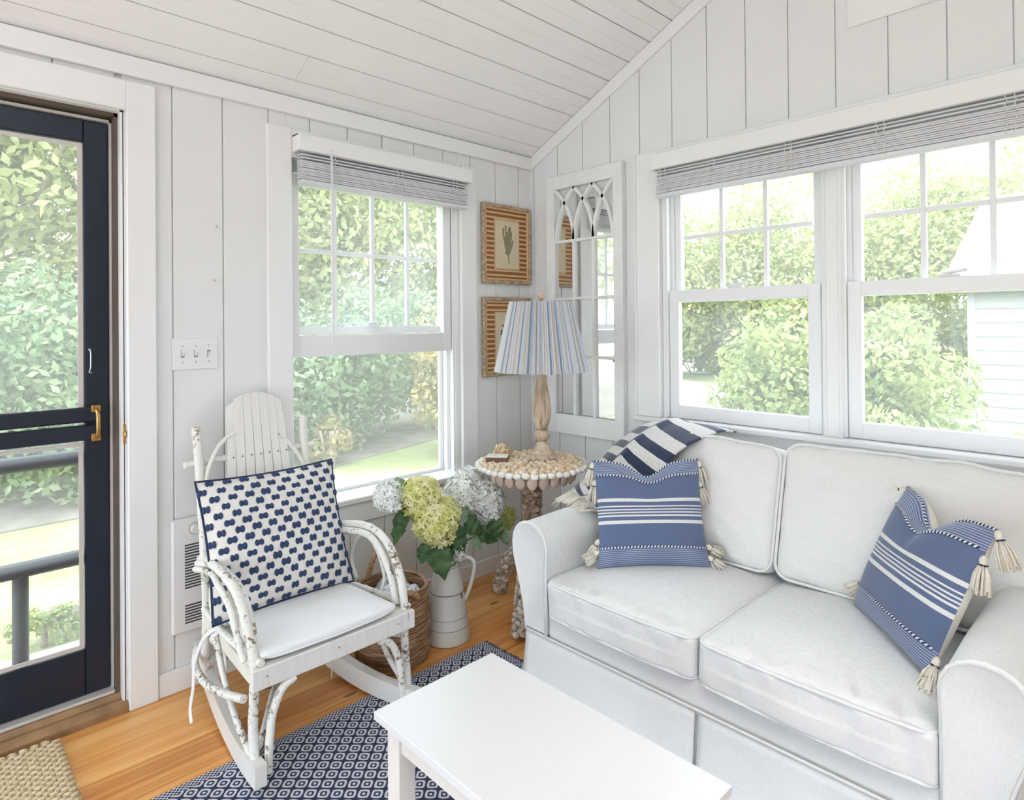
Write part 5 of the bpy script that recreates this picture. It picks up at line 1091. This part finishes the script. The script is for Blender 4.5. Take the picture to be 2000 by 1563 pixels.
def foliage(parent, name, lobes, n, ls, mat, seed):
    rr = random.Random(seed); mb = MB(); tot = sum(l[3] ** 2 for l in lobes)
    for (cx_, cy_, cz, r_) in lobes:
        for k in range(int(n * r_ * r_ / tot)):
            z = rr.uniform(-1, 1); a = rr.uniform(0, 2 * pi); s = sqrt(1 - z * z); d = Vector((s * cos(a), s * sin(a), z)); rad = r_ * (1 - 0.30 * rr.random() ** 2) * (1 + 0.22 * noise.noise(d * 2.3 + Vector((cx_, cy_, cz))))
            p = Vector((cx_, cy_, cz)) + d * rad
            if p.z < GZ + 0.05: continue
            nn = (d + Vector((rr.gauss(0, .6), rr.gauss(0, .6), rr.gauss(0, .6)))).normalized(); e1 = nn.orthogonal().normalized(); e1 = Matrix.Rotation(rr.uniform(0, 6.28), 3, nn) @ e1; e2 = nn.cross(e1); q = ls * rr.uniform(.6, 1.3)
            mb.add([p - e1 * q, p + e2 * q * .5, p + e1 * q, p - e2 * q * .5], [(0, 1, 2, 3)])
    return mb.build(name, mat, parent)
def lobes_of(c, rx, ry, rz, n, r, seed):
    rr = random.Random(seed); out = []
    while len(out) < n:
        p = Vector((rr.uniform(-1, 1), rr.uniform(-1, 1), rr.uniform(-1, 1)))
        if p.length <= 1: out.append((c[0] + p.x * rx, c[1] + p.y * ry, c[2] + p.z * rz, r * rr.uniform(.7, 1.25)))
    return out
def bush(c, rx, ry, rz, lab, mat, seed, n=4200, ls=0.07, nl=16, name='shrub', cat='shrub', group='garden shrubs'):
    b_ = empty(name, (c[0], c[1], GZ), lab, cat, group); r_ = min(rx, rz) * 0.48
    foliage(b_, 'foliage', lobes_of((c[0], c[1], GZ + rz), rx - r_ * .5, ry - r_ * .5, max(.05, rz - r_ * .6), nl, r_, seed), n, ls, mat, seed)
    m_ = MB(); rr = random.Random(seed)
    for k in range(5): a = rr.uniform(0, 6.28); m_.tube(smoothpath([(c[0] + .06 * cos(a), c[1] + .06 * sin(a), GZ), (c[0] + rx * .3 * cos(a), c[1] + ry * .3 * sin(a), GZ + rz * .7), (c[0] + rx * .5 * cos(a), c[1] + ry * .5 * sin(a), GZ + rz * 1.3)], 4), 0.018, 6)
    m_.build('branches', 'bark', b_, True); return b_
def tree(c, hgt, rx, rz, lab, mat, seed, n=5200, ls=0.15, nl=22):
    b_ = empty('tree', (c[0], c[1], GZ), lab, 'tree', 'garden trees'); zc = GZ + hgt - rz
    foliage(b_, 'crown', lobes_of((c[0], c[1], zc), rx * .75, rx * .75, rz * .8, nl, rx * 0.40, seed), n, ls, mat, seed)
    m_ = MB(); rr = random.Random(seed); m_.tube(smoothpath([(c[0], c[1], GZ - .05), (c[0] + .08, c[1], GZ + hgt * .3), (c[0] - .05, c[1] + .1, zc + rz * .3)], 5), [0.16] * 5 + [0.11] * 5 + [0.05], 8)
    for k in range(7):
        a = rr.uniform(0, 6.28); z = GZ + hgt * rr.uniform(.25, .55); m_.tube(smoothpath([(c[0], c[1], z), (c[0] + rx * .35 * cos(a), c[1] + rx * .35 * sin(a), z + rx * .35), (c[0] + rx * .75 * cos(a), c[1] + rx * .75 * sin(a), z + rx * .75)], 4), [0.06] * 4 + [0.035] * 4 + [0.012], 6)
    m_.build('trunk', 'bark', b_, True); return b_
# hedge beyond the left wall
hedge = [(-5.6, -3.6, 1.25, 1.25, 'leaf_hedge', 'evergreen shrub seen low through the left of the screen door'), (-5.4, -1.7, 1.2, 1.2, 'leaf_hedge', 'evergreen shrub seen through the middle of the screen door'), (-5.5, 0.3, 1.15, 1.15, 'leaf_hedge', 'blue-green shrub at the left edge of the narrow window'), (-5.6, 2.0, 1.15, 1.18, 'leaf_hedge', 'blue-green shrub a little left of centre in the narrow window'), (-5.9, 3.7, 1.2, 1.20, 'leaf_hedge', 'blue-green shrub right of centre in the narrow window')]
for i, (x, y, rx, rz, mt_, lab) in enumerate(hedge): bush((x, y, 0), rx, 1.25, rz, lab, mt_, 40 + i, 11000, 0.052, 24, 'hedge_shrub')
bush((-3.9, 2.60, 0), 0.75, 0.75, 0.95, 'yellowing orange-tinged shrub at the right of the narrow window', 'leaf_autumn', 50, 6500, 0.042, 18)
bush((-4.55, 1.10, 0), 0.24, 0.24, 0.36, 'small peach coloured shrub at the left of the narrow window', 'leaf_autumn', 52, 700, 0.045, 7)
bush((-1.75, -2.02, 0), 0.20, 0.20, 0.13, 'low bush beside the deck outside the door', 'leaf_shrub', 51, 1400, 0.018, 8)
trees = [((-10.5, -5.0), 8.5, 3.0, 3.6, 'leaf_tree', 'tall pale tree at the left edge of the screen door'), ((-10, -1.6), 8.5, 2.8, 3.6, 'leaf_tree', 'tall pale tree behind the screen door'), ((-11, 1.8), 7.5, 2.8, 3.3, 'leaf_tree', 'pale tree seen at the left of the narrow window'), ((-11.5, 5.0), 7.0, 2.8, 3.2, 'leaf_tree', 'pale tree seen in the middle of the narrow window'), ((-11.5, 8.6), 6.6, 2.8, 3.0, 'leaf_tree', 'pale tree seen at the right of the narrow window'),
         ((-9.5, 13.5), 6.6, 3.0, 3.0, 'leaf_tree', 'pale tree far left in the sofa windows'), ((-6.5, 17.0), 6.4, 3.2, 3.0, 'leaf_tree', 'pale tree left of the middle mullion of the sofa windows'), ((-2.6, 19.5), 6.8, 3.2, 3.2, 'leaf_tree', 'pale tree right of the middle mullion of the sofa windows'), ((2.9, 17.0), 8.4, 3.0, 4.0, 'leaf_tree', 'tall pale tree above the neighbouring roof'), ((-9, -9), 8.0, 3.0, 3.4, 'leaf_tree', 'pale tree beyond the left end of the hedge')]
for i, (c, hg, rx, rz, mt_, lab) in enumerate(trees): tree(c, hg, rx, rz, lab, mt_, 70 + i, 16000, 0.10, 30)
# low hedge along the back so that the far ground stays green
for i, (x, y) in enumerate(((-12.5, 0.0), (-13, 4.2), (-13, 8.4), (-12, 12.5), (-8.5, 16.5), (-4.6, 19.5), (-0.5, 20.5))): bush((x, y, 0), 2.6, 2.4, 1.5, 'pale background thicket, number %d from the screen door' % (i + 1) if False else ['far thicket behind the screen door', 'far thicket behind the hedge left of the narrow window', 'far thicket behind the hedge at the narrow window', 'far thicket at the left edge of the sofa windows', 'far thicket left of the middle mullion', 'far thicket at the middle mullion', 'far thicket beside the white house'][i], 'leaf_tree', 90 + i, 9000, 0.10, 20, 'thicket', 'thicket', 'far thickets')
# shrubs beyond the sofa windows
bush((-0.12, 4.15, 0), 0.85, 0.80, 0.98, 'big leafy shrub left of the middle mullion of the sofa windows', 'leaf_shrub', 60, 10000, 0.044, 24)
bush((0.62, 4.5, 0), 0.72, 0.75, 0.95, 'big leafy shrub right of the middle mullion of the sofa windows', 'leaf_shrub', 61, 9000, 0.044, 22)
bush((1.25, 3.25, 0), 0.65, 0.45, 0.50, 'low leafy shrub in front of the white house', 'leaf_shrub', 62, 5000, 0.036, 14)
bush((1.95, 3.1, 0), 0.55, 0.45, 0.48, 'low leafy shrub at the right edge of the sofa windows', 'leaf_shrub', 63, 4500, 0.036, 14)
# neighbouring house
hs = empty('neighbour_house', (3.2, 8.0, GZ), 'white clapboard house beyond the right sofa window', 'house')
hx0, hx1, hy = 0.66, 7.0, 8.0
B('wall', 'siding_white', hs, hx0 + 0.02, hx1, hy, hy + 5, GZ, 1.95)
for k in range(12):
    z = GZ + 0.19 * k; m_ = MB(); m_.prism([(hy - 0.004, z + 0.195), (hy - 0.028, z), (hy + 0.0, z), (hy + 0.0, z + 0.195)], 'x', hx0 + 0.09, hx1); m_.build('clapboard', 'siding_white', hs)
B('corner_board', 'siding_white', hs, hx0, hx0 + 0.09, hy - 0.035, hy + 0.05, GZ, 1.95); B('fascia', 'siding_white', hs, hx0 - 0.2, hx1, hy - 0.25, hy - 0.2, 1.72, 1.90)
rf = MB(); rf.prism([(hy - 0.27, 1.86), (hy + 2.6, 3.35), (hy + 5.4, 1.86), (hy + 5.4, 1.92), (hy + 2.6, 3.43), (hy - 0.27, 1.93)], 'x', hx0 - 0.22, hx1); rf.build('roof', 'roof_grey', hs)
gb = MB(); gb.prism([(hy, 1.95), (hy + 2.6, 3.33), (hy + 5, 1.95)], 'x', hx0 + 0.02, hx0 + 0.08); gb.build('gable_wall', 'siding_white', hs)
